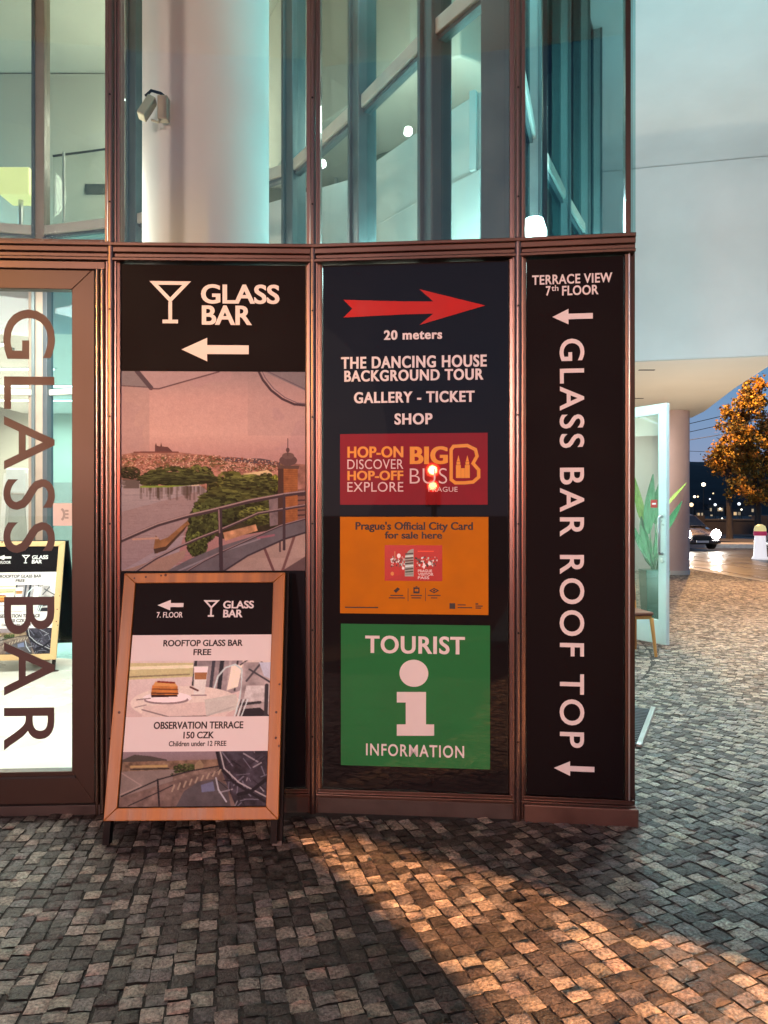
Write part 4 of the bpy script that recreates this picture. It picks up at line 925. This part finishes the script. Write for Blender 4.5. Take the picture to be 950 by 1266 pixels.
# lobby: linear lights, detector, kiosk
LINE = mat('glowing_line', (.9, .9, .85), .5, emit=(1, .97, .88), estr=6)
for k, (x0, x1, y0, y1) in enumerate(((-7.2, -4.6, 9.3, 9.36), (-7.2, -4.7, 10.9, 10.96), (-7.2, -4.8, 12.4, 12.46), (-7.2, -5, 14.0, 14.06))):
    t = tag(empty('ceiling_light', ((x0+x1)/2, y0, 3.585)), 'thin white line light in the lobby ceiling above the door letters', 'light', 'line lights of the lobby ceiling')
    mb = MB(); mb.box(x0-(x0+x1)/2, x1-(x0+x1)/2, 0, y1-y0, -.012, .003); mb.build('diffuser', LINE, t)
    mb = MB(); mb.box(x0-(x0+x1)/2-.03, x1-(x0+x1)/2+.03, -.03, y1-y0+.03, .0035, .0145); mb.build('housing', WHITE, t)
sdp = at(12, 373, 9.6); t = thing('smoke_detector', 'small dark round detector under the lobby ceiling', 'detector', (sdp.x, 9.6, 3.6))
mb = MB(); mb.lathe([(.06, -.001), (.06, -.025), (.035, -.05)], 20); mb.build('body', mat('grey_plastic', (.2, .2, .19), .5), t, smooth=True)
kx = (22-CX)/F*9.2
t = thing('display_stand', 'white tapered stand with grey panel behind the lobby sandwich board', 'stand', (kx, 9.2, .013))
mb = MB(); mb.add([(-.30,-.05,0),(-.22,-.05,0),(-.09,-.05,2.0),(-.14,-.05,2.0),(-.30,.05,0),(-.22,.05,0),(-.09,.05,2.0),(-.14,.05,2.0)], [(0,1,2,3),(7,6,5,4),(0,4,5,1),(1,5,6,2),(2,6,7,3),(3,7,4,0)])
mb.add([(.22,-.05,0),(.30,-.05,0),(.14,-.05,2.0),(.09,-.05,2.0),(.22,.05,0),(.30,.05,0),(.14,.05,2.0),(.09,.05,2.0)], [(0,1,2,3),(7,6,5,4),(0,4,5,1),(1,5,6,2),(2,6,7,3),(3,7,4,0)])
mb.build('frame', WHITE, t)
mb = MB(); mb.add([(-.21,-.02,.02),(.21,-.02,.02),(.085,-.02,1.75),(-.085,-.02,1.75),(-.21,.02,.02),(.21,.02,.02),(.085,.02,1.75),(-.085,.02,1.75)], [(0,1,2,3),(7,6,5,4),(0,4,5,1),(1,5,6,2),(2,6,7,3),(3,7,4,0)])
mb.build('panel', mat('grey_panel', (.42, .45, .42), .6), t)
mb = MB(); mb.box(-.12, .12, -.06, .06, 1.76, 2.06); mb.build('head', mat('pale_panel', (.7, .74, .74), .5), t, bevel=.02)
mb = MB(); mb.box(-7.6, -2.4, 15.6, 16.0, .013, 2.15); tag(mb.build('wall_cabinet', mat('taupe_cabinet', (.34, .29, .26), .6, var=.08)), 'taupe cabinet wall at the back of the lobby', 'cabinet')

# ------------------------------------------------------------------ right side: entrance door leaf, plant, chairs, grate
DP = Plane((3.20, 8.66, 0), Vector((.295, -.54, 0)), (0, 0, 1))    # local a runs to the leading edge at a=0
lf = MB(); mitred(lf, -1.10, 0, .05, 2.78, .115, .27, .115, -.025, .025)
PALEM = mat('pale_teal_enamel', (.62, .68, .68), .35, .3, var=.04)
leaf = lf.build('open_door', PALEM, B, bevel=.004); leaf.matrix_local = BI @ DP.M()
mb = MB(); mb.box(-.99, -.11, .31, 2.67, -.006, .006); mb.build('pane', glass_mat('door_glass', (.86, .94, .91)), leaf)
mb = MB(); hz0, hz1 = 1.08, 1.50
mb.tube([(-.055, hz0, .026), (-.055, hz0, .075), (-.055, hz0+.02, .085), (-.055, hz1-.02, .085), (-.055, hz1, .075), (-.055, hz1, .026)], .016, 10); mb.build('handle', SILVER, leaf, smooth=True)
mb = MB(); mb.lathe([(.03, .0252), (.03, .031), (.02, .034)], 16, (-.055, 1.0, 0)); mb.build('lock', SILVER, leaf)
mb = MB(); mb.box(-.24, -.145, 1.60, 1.69, .0065, .008); st = mb.build('door_sticker', mat('red_sticker', (.5, .03, .03), .5), leaf)
mb = MB(); mb.box(-.22, -.165, 1.636, 1.654, .0082, .0092); mb.build('emblem', WINK, st)

def curved_leaf(mb, base, tip, width, bend, side, n=10):
    """one paddle leaf blade: a folded, drooping, tapered sheet with thickness from its two faces"""
    base, tip = Vector(base), Vector(tip); d = tip-base; sd = Vector(side).normalized(); rows = []
    for i in range(n+1):
        t = i/n; w = width*math.sin(math.pi*min(.98, t**.75*.96+.04))**.8; c = base+d*t+Vector(bend)*math.sin(t*math.pi*.6)*t
        rows.append([c+sd*w*s+d.normalized().cross(sd)*abs(s)*w*.35 for s in (-.5, -.25, 0, .25, .5)])
    vs = [p for r in rows for p in r]; fs = [(i*5+j, i*5+j+1, (i+1)*5+j+1, (i+1)*5+j) for i in range(n) for j in range(4)]
    mb.add(vs, fs)
def plant_pt(px, py, Y=10.05): return at(px, py, Y)
po = Vector((3.53, 10.05, 0)); pl = thing('potted_plant', 'tall paddle leaf plant in a dark green square planter behind the glass door', 'plant', po)
mb = MB(); mb.add([(-.12,-.12,0),(.12,-.12,0),(.12,.12,0),(-.12,.12,0),(-.155,-.155,.80),(.155,-.155,.80),(.155,.155,.80),(-.155,.155,.80)], [(0,3,2,1),(4,5,6,7),(0,1,5,4),(1,2,6,5),(2,3,7,6),(3,0,4,7)])
mb.build('planter', mat('dark_green_planter', (.02, .075, .055), .45), pl, bevel=.01)
LEAFD = mat('deep_green_leaf', (.03, .10, .04), .4, var=.45, vscale=16, stretch=(7, 7, .5)); LEAFY = mat('yellow_green_leaf', (.22, .32, .05), .4, var=.35, vscale=16, stretch=(7, 7, .5))
for (bx, by), (tx_, ty_), w, dy, m in (((798, 650), (787, 592), .13, .06, LEAFY), ((803, 660), (806, 588), .16, -.05, LEAFD), ((811, 648), (813, 600), .14, .1, LEAFD), ((822, 628), (848, 598), .07, -.1, LEAFY), ((822, 660), (842, 621), .13, .05, LEAFD), ((800, 690), (782, 645), .10, -.08, LEAFD), ((805, 700), (795, 640), .16, .0, LEAFD), ((812, 690), (820, 640), .14, .12, LEAFD)):
    b = at(bx, by, 10.05+dy)-po; t_ = at(tx_, ty_, 10.05+dy*1.6)-po; mb = MB(); curved_leaf(mb, b, t_, w*1.1, (.02*(1 if tx_ > bx else -1), 0, .02), (1, .35, .15 if tx_ > bx else -.15))
    lo = mb.build('leaf', m, pl, smooth=True); sm = MB(); sm.tube([(.02*(tx_-803)/20, dy*.3, .76), (b*.5+Vector((0, 0, .4))), b+(t_-b)*.12], [.014, .011, .007], 8); sm.build('stem', LEAFD, lo)
OAK = mat('orange_oak', (.50, .22, .06), .4, var=.2, vscale=6, stretch=(1, 1, .15)); SEATB = mat('brown_leather', (.15, .055, .035), .45, var=.15)
def chair(loc, rz, label):
    t = thing('chair', label, 'chair', (*loc, 0), 'wooden chairs by the entrance'); t.rotation_euler = (0, 0, rz)
    mb = MB(); mb.box(-.22, .22, -.22, .22, .44, .475); mb.build('seat', SEATB, t, bevel=.012)
    mb = MB(); mb.box(-.205, .205, -.205, .205, .40, .438); mb.build('seat_rail', OAK, t, bevel=.004)
    mb = MB(); mb.add([(-.21,.17,.56),(.21,.17,.56),(.21,.20,.56),(-.21,.20,.56),(-.21,.235,.98),(.21,.235,.98),(.21,.262,.98),(-.21,.262,.98)], [(0,3,2,1),(4,5,6,7),(0,1,5,4),(1,2,6,5),(2,3,7,6),(3,0,4,7)]); mb.build('backrest', SEATB, t, bevel=.01)
    for sx in (-1, 1):
        mb = MB(); mb.tube([(sx*.235, -.235, .0), (sx*.20, -.20, .41)], [.015, .023], 10); mb.build('leg', OAK, t)
        mb = MB(); mb.tube([(sx*.235, .245, .0), (sx*.20, .19, .44), (sx*.20, .235, .9)], [.015, .023, .016], 10); mb.build('leg', OAK, t)
    return t
chair((2.645, 8.42), R(8), 'brown wooden chair in front of the open glass door')
chair((1.96, 6.98), R(-6), 'wooden chair mostly hidden behind the terrace sign, only one leg showing')

gt = thing('floor_grate', 'dark ribbed entrance grate with steel edge set in the cobbles', 'grate', (1.60, 5.6, 0))
e0 = Vector((1.665, 5.08, 0)); e1 = Vector((2.085, 6.02, 0)); gd = (e1-e0).normalized(); gn = Vector((-gd.y, gd.x, 0)); gc = Vector((1.60, 5.6, 0))
mb = MB()
for z0, z1, s0, s1, tgt in ((.0, .012, 0, .9, 'mat'),):
    vs = [e0+gd*a+gn*b-gc+Vector((0, 0, z)) for z in (z0, z1) for a, b in ((0, .0), (1.03, .0), (1.03, .9), (0, .9))]
    mb.add(vs, [(0,3,2,1),(4,5,6,7),(0,1,5,4),(1,2,6,5),(2,3,7,6),(3,0,4,7)])
mb.build('mat', mat('dark_rubber_mat', (.03, .032, .036), .7), gt)
mb = MB(); k = .03
while k < 1.0:
    M = Matrix.Translation(e0+gd*k+gn*.45-gc+Vector((0, 0, .014))) @ Matrix.Rotation(math.atan2(gn.y, gn.x), 4, 'Z'); mb.obox(M, .445, .008, .004); k += .045
mb.build('grate_bars', mat('grey_grate', (.12, .13, .14), .5, .4), gt)
mb = MB(); M = Matrix.Translation(e0+gd*.515-gn*.022-gc+Vector((0, 0, .012))) @ Matrix.Rotation(math.atan2(gd.y, gd.x), 4, 'Z'); mb.obox(M, .53, .018, .012); mb.build('edge_strip', SILVER, gt, bevel=.003)

# ------------------------------------------------------------------ street beyond
def make_car(label, paint, loc, rz, lit_front=True):
    t = thing('car', label, 'car', (*loc, 0)); t.rotation_euler = (0, 0, rz)      # front towards -y
    st = [(-2.12, .30, .42, .70, .66), (-2.05, .24, .60, .80, .80), (-1.6, .20, .78, .86, .88), (-1.05, .20, .90, .90, .90), (-.5, .19, .93, .90, .91), (.6, .19, .95, .90, .91), (1.5, .20, .97, .89, .90), (1.95, .24, .95, .84, .86), (2.12, .32, .80, .74, .76)]
    vs = []; n = 12
    for y, zb, zt, wt, wb in st:
        pts = [(-wb*.92, zb), (-wb, zb+.12), (-wb, (zb+zt)/2), (-wt*.98, zt-.06), (-wt*.9, zt), (-wt*.4, zt+.025), (wt*.4, zt+.025), (wt*.9, zt), (wt*.98, zt-.06), (wb, (zb+zt)/2), (wb, zb+.12), (wb*.92, zb)]
        vs += [(x, y, z) for x, z in pts]
    k = len(st); fs = [(i*n+j, i*n+(j+1) % n, (i+1)*n+(j+1) % n, (i+1)*n+j) for i in range(k-1) for j in range(n)]+[tuple(range(n))[::-1], tuple(range((k-1)*n, k*n))]
    mb = MB(); mb.add(vs, fs); body = mb.build('body', paint, t, smooth=True)
    cs = [(-1.10, .93, .93, .78, .80), (-.35, .93, 1.40, .62, .82), (.25, .95, 1.46, .63, .82), (1.1, .96, 1.40, .61, .81), (1.75, .96, .99, .72, .78)]
    vs = []
    for y, zb, zt, wt, wb in cs: vs += [(-wb, y, zb), (-wt, y, zt), (-wt*.5, y, zt+.03), (wt*.5, y, zt+.03), (wt, y, zt), (wb, y, zb)]
    fs = [(i*6+j, i*6+j+1, (i+1)*6+j+1, (i+1)*6+j) for i in range(4) for j in range(5)]
    mb = MB(); mb.add(vs, fs); mb.build('roof', paint, t, smooth=True)
    gm = mat('dark_car_glass', (.012, .014, .016), .08, coat=1)
    def quad(name, a, b, c, d, m, off):
        a, b, c, d = map(Vector, (a, b, c, d)); nn = (b-a).cross(d-a).normalized()*off; cen = (a+b+c+d)/4
        q = [cen+(p-cen)*.9 for p in (a, b, c, d)]; mb = MB(); mb.add([p+nn*.3 for p in q]+[p+nn for p in q], [(3,2,1,0),(4,5,6,7),(0,1,5,4),(1,2,6,5),(2,3,7,6),(3,0,4,7)]); return mb.build(name, m, t)
    quad('windscreen', (-.80, -1.10, .93), (.80, -1.10, .93), (.62, -.35, 1.41), (-.62, -.35, 1.41), gm, .03)
    quad('rear_window', (.78, 1.75, .97), (-.78, 1.75, .97), (-.61, 1.1, 1.41), (.61, 1.1, 1.41), gm, .03)
    for s in (-1, 1):
        p = [(s*.82, -.95, .95), (s*.82, 1.5, .97), (s*.61, 1.05, 1.39), (s*.62, -.3, 1.39)]
        quad('side_window', *(p if s > 0 else [p[1], p[0], p[3], p[2]]), gm, .02)
        for y in (-1.32, 1.32):
            mb = MB(); mb.lathe([(.30, -.1), (.33, -.09), (.33, .09), (.30, .1)], 24, (0, 0, 0), 'x'); w = mb.build('wheel', mat('tyre_rubber', (.015, .015, .015), .8), t, smooth=True); w.location = (s*.82, y, .33)
            mb = MB(); mb.lathe([(.06, s*.108), (.20, s*.104), (.21, s*.06)], 16, (0, 0, 0), 'x'); mb.build('rim', SILVER, w)
        mb = MB(); mb.lathe([(.20, -.02), (.18, -.05), (.08, -.075)], 20, (0, 0, 0), 'y')
        h = mb.build('headlight', mat('lit_headlight', (.9, .9, .9), .3, emit=(1, .96, .86), estr=140) if lit_front else mat('headlight_glass', (.6, .6, .6), .1), t, smooth=True); h.location = (s*.63, -2.07, .64)
        mb = MB(); mb.box(-.16, .16, -.01, .04, -.07, .07); h = mb.build('tail_light', mat('lit_tail_light', (.5, .02, .02), .3, emit=(1, .05, .04), estr=3), t, bevel=.02); h.location = (s*.62, 2.07, .78)
    mb = MB(); mb.box(-.42, .42, -2.15, -2.08, .42, .58); mb.build('grille', BLACKINK, t, bevel=.01)
    mb = MB(); mb.box(-.80, .80, -2.19, -1.95, .26, .40); mb.build('bumper', paint, t, bevel=.04)
    mb = MB(); mb.box(-.26, .26, -2.215, -2.195, .30, .39); mb.build('number_plate', WINK, t)
    return t
make_car('dark car with blazing headlight coming past the pink column', mat('dark_plum_paint', (.05, .035, .038), .3, .3, coat=1), (12.75, 33.4), R(5))
make_car('dark teal car cut off at the edge of the picture beyond the white bollard', mat('dark_teal_paint', (.02, .04, .045), .3, .3, coat=1), (14.2, 24.6), R(-174), lit_front=False)
bo_ = at(940, 690, 25.6); t = thing('traffic_bollard', 'white traffic bollard with pink red band and yellow top', 'bollard', (bo_.x, 25.6, -.02))
mb = MB(); mb.lathe([(.26, 0), (.26, .03), (.21, .10), (.17, .78)], 20); mb.build('post', mat('lit_white_plastic', (.8, .8, .8), .4, emit=(1, .95, .98), estr=.75), t, smooth=True)
mb = MB(); mb.lathe([(.18, .782), (.205, .80), (.205, .91), (.19, .93)], 20); mb.build('band', mat('pink_red_band', (.5, .03, .10), .4, emit=(1, .08, .22), estr=.25), t, smooth=True)
mb = MB(); mb.lathe([(.19, .932), (.19, 1.0), (.16, 1.10), (.06, 1.16)], 20); mb.build('lamp_top', mat('yellow_lamp_top', (.7, .6, .2), .4, emit=(1, .85, .4), estr=.6), t, smooth=True)

BARK = mat('tree_bark', (.07, .06, .055), .9, var=.35, vscale=9, stretch=(1, 1, .2), bump=.5, bscale=20)
LEAFM = attr_mat('autumn_leaf', .6, noise=.2, nscale=6)
def tree(label, x, y, h, blobs, seed, nleaf):
    r = np.random.default_rng(seed); t = thing('street_tree', label, 'tree', (x, y, 0), 'trees along the embankment')
    mb = MB(); top = h*.62
    mb.tube([(0, 0, 0), (.03, 0, .15), (.02, .02, 1.2), (-.02, 0, 2.8), (.06, .05, top)], [.26, .19, .16, .15, .05], 10)
    for k in range(9):
        a = r.uniform(0, 6.28); z = r.uniform(2.4, top); b = blobs[k % len(blobs)]
        e = Vector((b[0]+r.normal(0, .3), b[1]+r.normal(0, .3), b[2])); mb.tube([(0, 0, z), Vector((0, 0, z))*.5+e*.5+Vector((0, 0, .2)), e], [.07, .045, .015], 6)
    mb.build('trunk', BARK, t, smooth=True)
    tot = sum(b[3]*b[4] for b in blobs); V = []; C = []
    for bx, by, bz, rx, rz_ in blobs:
        n = int(nleaf*rx*rz_/tot); ncl = max(14, int(20*rx*rz_)); cl = r.normal(0, 1, (ncl, 3)); cl /= np.linalg.norm(cl, axis=1)[:, None]; cl *= r.uniform(.35, 1.02, (ncl, 1))
        ci = r.integers(0, ncl, n); p = cl[ci]*np.array([rx, rx, rz_])+r.normal(0, .15, (n, 3))
        p += np.array([bx, by, bz]); q = r.normal(0, 1, (n, 3)); q /= np.linalg.norm(q, axis=1)[:, None]; u = np.cross(q, r.normal(0, 1, (n, 3))); u /= np.linalg.norm(u, axis=1)[:, None]; w = np.cross(q, u)
        s = r.uniform(.055, .125, (n, 1)); V.append(np.stack([p-u*s, p+w*s*.62, p+u*s, p-w*s*.62], 1))
        tone = np.array([(.46, .25, .035), (.40, .17, .025), (.50, .33, .05), (.24, .13, .03), (.16, .14, .035)]); cc = tone[(r.integers(0, 5, ncl)[ci]+r.integers(0, 2, n)) % 5]*r.uniform(.7, 1.15, (n, 1)); C.append(np.repeat(cc, 4, 0))
    V = np.concatenate(V); n = len(V); co = V.reshape(-1, 3); fs = np.arange(n*4).reshape(-1, 4); me = bpy.data.meshes.new('crown'); me.from_pydata(co.tolist(), [], fs.tolist()); me.update()
    c = np.concatenate(C); a = me.color_attributes.new('col', 'FLOAT_COLOR', 'POINT'); a.data.foreach_set('color', np.concatenate([c, np.ones((len(c), 1))], 1).ravel())
    link('crown', me, LEAFM, t); return t
def bl_(px, py, Y, x, y, rx, rz_): p = at(px, py, Y); return (p.x-x, Y-y, p.z, rx, rz_)
T1 = (19.0, 42.3)
tree('autumn tree with orange crown and pale trunk, tallest beyond the street', *T1, 9.3, [bl_(890, 571, 42, *T1, .75, .75), bl_(902, 555, 42, *T1, 1.0, 1.0), bl_(918, 520, 42, *T1, 1.25, 1.3), bl_(930, 492, 42.3, *T1, .95, 1.1), bl_(915, 570, 42.8, *T1, 1.2, 1.1), bl_(912, 600, 42, *T1, .95, .55), bl_(938, 540, 42.4, *T1, 1.1, 1.5)], 2, 11000)
T2 = (21.2, 43.6)
tree('autumn tree with darker rusty crown, second from the pink column', *T2, 8.2, [bl_(938, 580, 43.6, *T2, 1.3, 1.2), bl_(934, 608, 43.2, *T2, 1.2, .8), bl_(955, 560, 44, *T2, 1.4, 1.6), bl_(962, 600, 43.6, *T2, 1.3, 1.2)], 4, 7000)
# parapet and river lamps
mb = MB(); x0 = 21.2
pw = thing('parapet_wall', 'low dark stone parapet with piers along the river', 'wall', (21, 46, 0))
mb.prism([(-13, 6), (14, 3), (14, 3.4), (-13, 6.4)], .08, .98); mb.build('wall', mat('dark_stone', (.06, .055, .058), .8, var=.2, vscale=2), pw)
mb = MB(); mb.prism([(-13, 5.9), (14, 2.9), (14, 3.5), (-13, 6.5)], .982, 1.10); mb.build('coping', mat('stone_coping', (.10, .095, .095), .8, var=.2), pw, bevel=.02)
for k in range(7):
    mb = MB(); xk = -12+k*3.9; yk = 6-(xk+13)/9; mb.box(xk-.35, xk+.35, yk-.22, yk+.62, .07, 1.32); mb.build('pier', mat('dark_stone', (.06, .055, .058)), pw, bevel=.03)
LG = mat('lit_globe', (.9, .85, .7), .5, emit=(1.0, .88, .66), estr=4); LG2 = mat('warm_globe', (.9, .7, .5), .5, emit=(1.0, .70, .38), estr=2.2); LG3 = mat('cool_globe', (.9, .9, .9), .5, emit=(.9, .95, 1.0), estr=1.6); LP = mat('lamp_post_paint', (.02, .022, .02), .5)
for k, (px, py, Y, r_) in enumerate(((870, 599, 90, .26), (882, 610, 150, .26), (884.5, 624, 105, .26), (890.5, 629, 105, .24), (855, 624, 110, .30), (914, 623, 105, .24), (917, 630, 105, .22), (927.5, 617, 150, .24), (882, 643, 120, .22), (859, 614, 190, .3), (863, 614, 190, .26), (905, 602, 160, .2), (893, 641, 150, .2), (889, 642, 150, .2), (878, 617, 190, .2))):
    p = at(px, py, Y); t = tag(empty('river_lamp', (p.x, p.y, -6.0)), 'distant glowing globe lamp on a dark post across the river', 'street lamp', 'lamps across the river')
    h = p.z+6.0; mb = MB(); mb.tube([(0, 0, 0), (0, 0, h-r_)], [.10, .05], 8); mb.build('pole', LP, t)
    mb = MB(); r_ *= (.85, .5, .7, .55, .95)[k % 5]; mb.lathe([(r_*math.cos(a)+.001, h+r_*math.sin(a)) for a in np.linspace(-1.5, 1.5, 9)], 14); mb.build('globe', (LG, LG2, LG3)[k % 3], t, smooth=True)
FACD = mat('dusk_facade', (.10, .08, .075), .9, var=.3, vscale=.2); FROOF = mat('dusk_roof', (.035, .028, .03), .9); LITW = mat('lit_window', (.5, .4, .3), .5, emit=(1, .74, .42), estr=.45)
rb = random.Random(12)
for k, (px, wpx, top) in enumerate(((848, 20, 626), (868, 16, 630), (886, 20, 624), (908, 18, 629), (930, 24, 625))):
    Y = 300.0; p = at(px, top, Y); hw = wpx/F*Y/2; h = p.z+8
    t = tag(empty('riverside_building', (p.x, Y, -8)), 'dim dusk apartment block across the river with a few lit windows', 'building', 'buildings across the river')
    mb = MB(); mb.box(-hw, hw, 0, 12, 0, h); mb.build('wall', FACD, t)
    mb = MB(); mb.add([(-hw-.4,-.4,h+.01),(hw+.4,-.4,h+.01),(hw+.4,12.4,h+.01),(-hw-.4,12.4,h+.01),(-hw+1,6,h+3),(hw-1,6,h+3)], [(0,3,2,1),(0,1,5,4),(1,2,5),(2,3,4,5),(3,0,4)]); mb.build('roof', FROOF, t)
    for q in range(5):
        x = rb.uniform(-hw+.8, hw-.8); z = h-1.6-rb.randrange(2)*2.6-.3; mb = MB(); mb.box(x-.4, x+.4, -.05, .05, z-.6, z+.6); mb.build('window', LITW, t)
WIRE = mat('black_wire', (.01, .01, .01), .6)
for (xa, ya, xb, yb_, Y) in ((835, 528, 965, 494, 34), (835, 538, 965, 506, 36), (835, 547, 965, 522, 40), (835, 557, 965, 560, 52)):
    p = at(xa, ya, Y); q = at(xb, yb_, Y*.97); mid = (p+q)/2+Vector((0, 0, -.06)); dd = (q-p)
    o_ = p.copy(); mb = MB(); mb.tube([p-dd*1.2-o_, Vector((0,0,0)), mid-o_, q-o_, q+dd*1.2-o_], .016, 6); o = mb.build('overhead_wire', WIRE); o.location = o_
    tag(o, 'thin black overhead wire crossing the dusk sky below the soffit', 'wire', 'overhead tram wires')

# ------------------------------------------------------------------ behind the viewer: the lamps and the signal that light the facade
def street_lamp(label, p, color, est=25):
    t = thing('street_lamp', label, 'street lamp', (p[0], p[1], 0)); h = p[2]
    mb = MB(); mb.tube([(0, -.8, 0), (0, -.8, h*.6), (0, -.75, h+.25), (0, -.4, h+.42), (0, 0, h+.38)], [.09, .07, .05, .04, .035], 10); mb.build('pole', LP, t, smooth=True)
    mb = MB(); mb.lathe([(.06, h+.42), (.20, h+.36), (.22, h+.27)], 20); mb.build('lamp_head', LP, t, smooth=True)
    mb = MB(); mb.lathe([(.15, h+.265), (.14, h+.24), (.06, h+.20)], 20); mb.build('lens', mat('lens_'+label[:9].replace(' ', '_'), (.8, .7, .5), .4, emit=color, estr=est), t, smooth=True)
street_lamp('pinkish street lamp behind the viewer facing the tour sign', KEY1, (1, .72, .5), 6)
street_lamp('orange street lamp behind the viewer facing the terrace sign', KEY2, (1, .62, .36), 6)
street_lamp('sodium street lamp behind the viewer beside the leaning legs', WEDGE, (1, .5, .16))
street_lamp('yellow street lamp behind the viewer far along the facade', GLINT, (1, .6, .15), 20)
ts = thing('traffic_signal', 'traffic signal with two red lamps lit, mirrored in the glossy tour sign', 'traffic light', (-1.13, -8.0, 0))
mb = MB(); mb.tube([(0, -.2, 0), (0, -.2, 2.75)], .06, 12); mb.build('pole', LP, ts)
mb = MB(); mb.box(-.16, .16, -.14, .0, 1.65, 2.62); mb.build('housing', BLACKINK, ts, bevel=.03)
RL = mat('lit_red_lens', (.6, .05, .02), .3, emit=(1.0, .02, .01), estr=70); RB = mat('hot_red_bulb', (.9, .5, .3), .3, emit=(1.0, .16, .05), estr=420)
for z, r_ in ((2.42, .14), (2.09, .12)):
    mb = MB(); mb.lathe([(r_, .002), (r_*.8, .02), (r_*.3, .03)], 20, axis='y'); l_ = mb.build('red_lamp', RL, ts, smooth=True); l_.location = (0, 0, z)
    mb = MB(); mb.lathe([(r_*.66, .031), (r_*.55, .04), (r_*.2, .045)], 20, axis='y'); mb.build('bulb', RB, l_, smooth=True)
    mb = MB(); mb.lathe([(r_+.02, .001), (r_+.02, .012), (r_+.004, .012), (r_+.004, .001)], 20, axis='y'); mb.build('lens_rim', BLACKINK, l_)
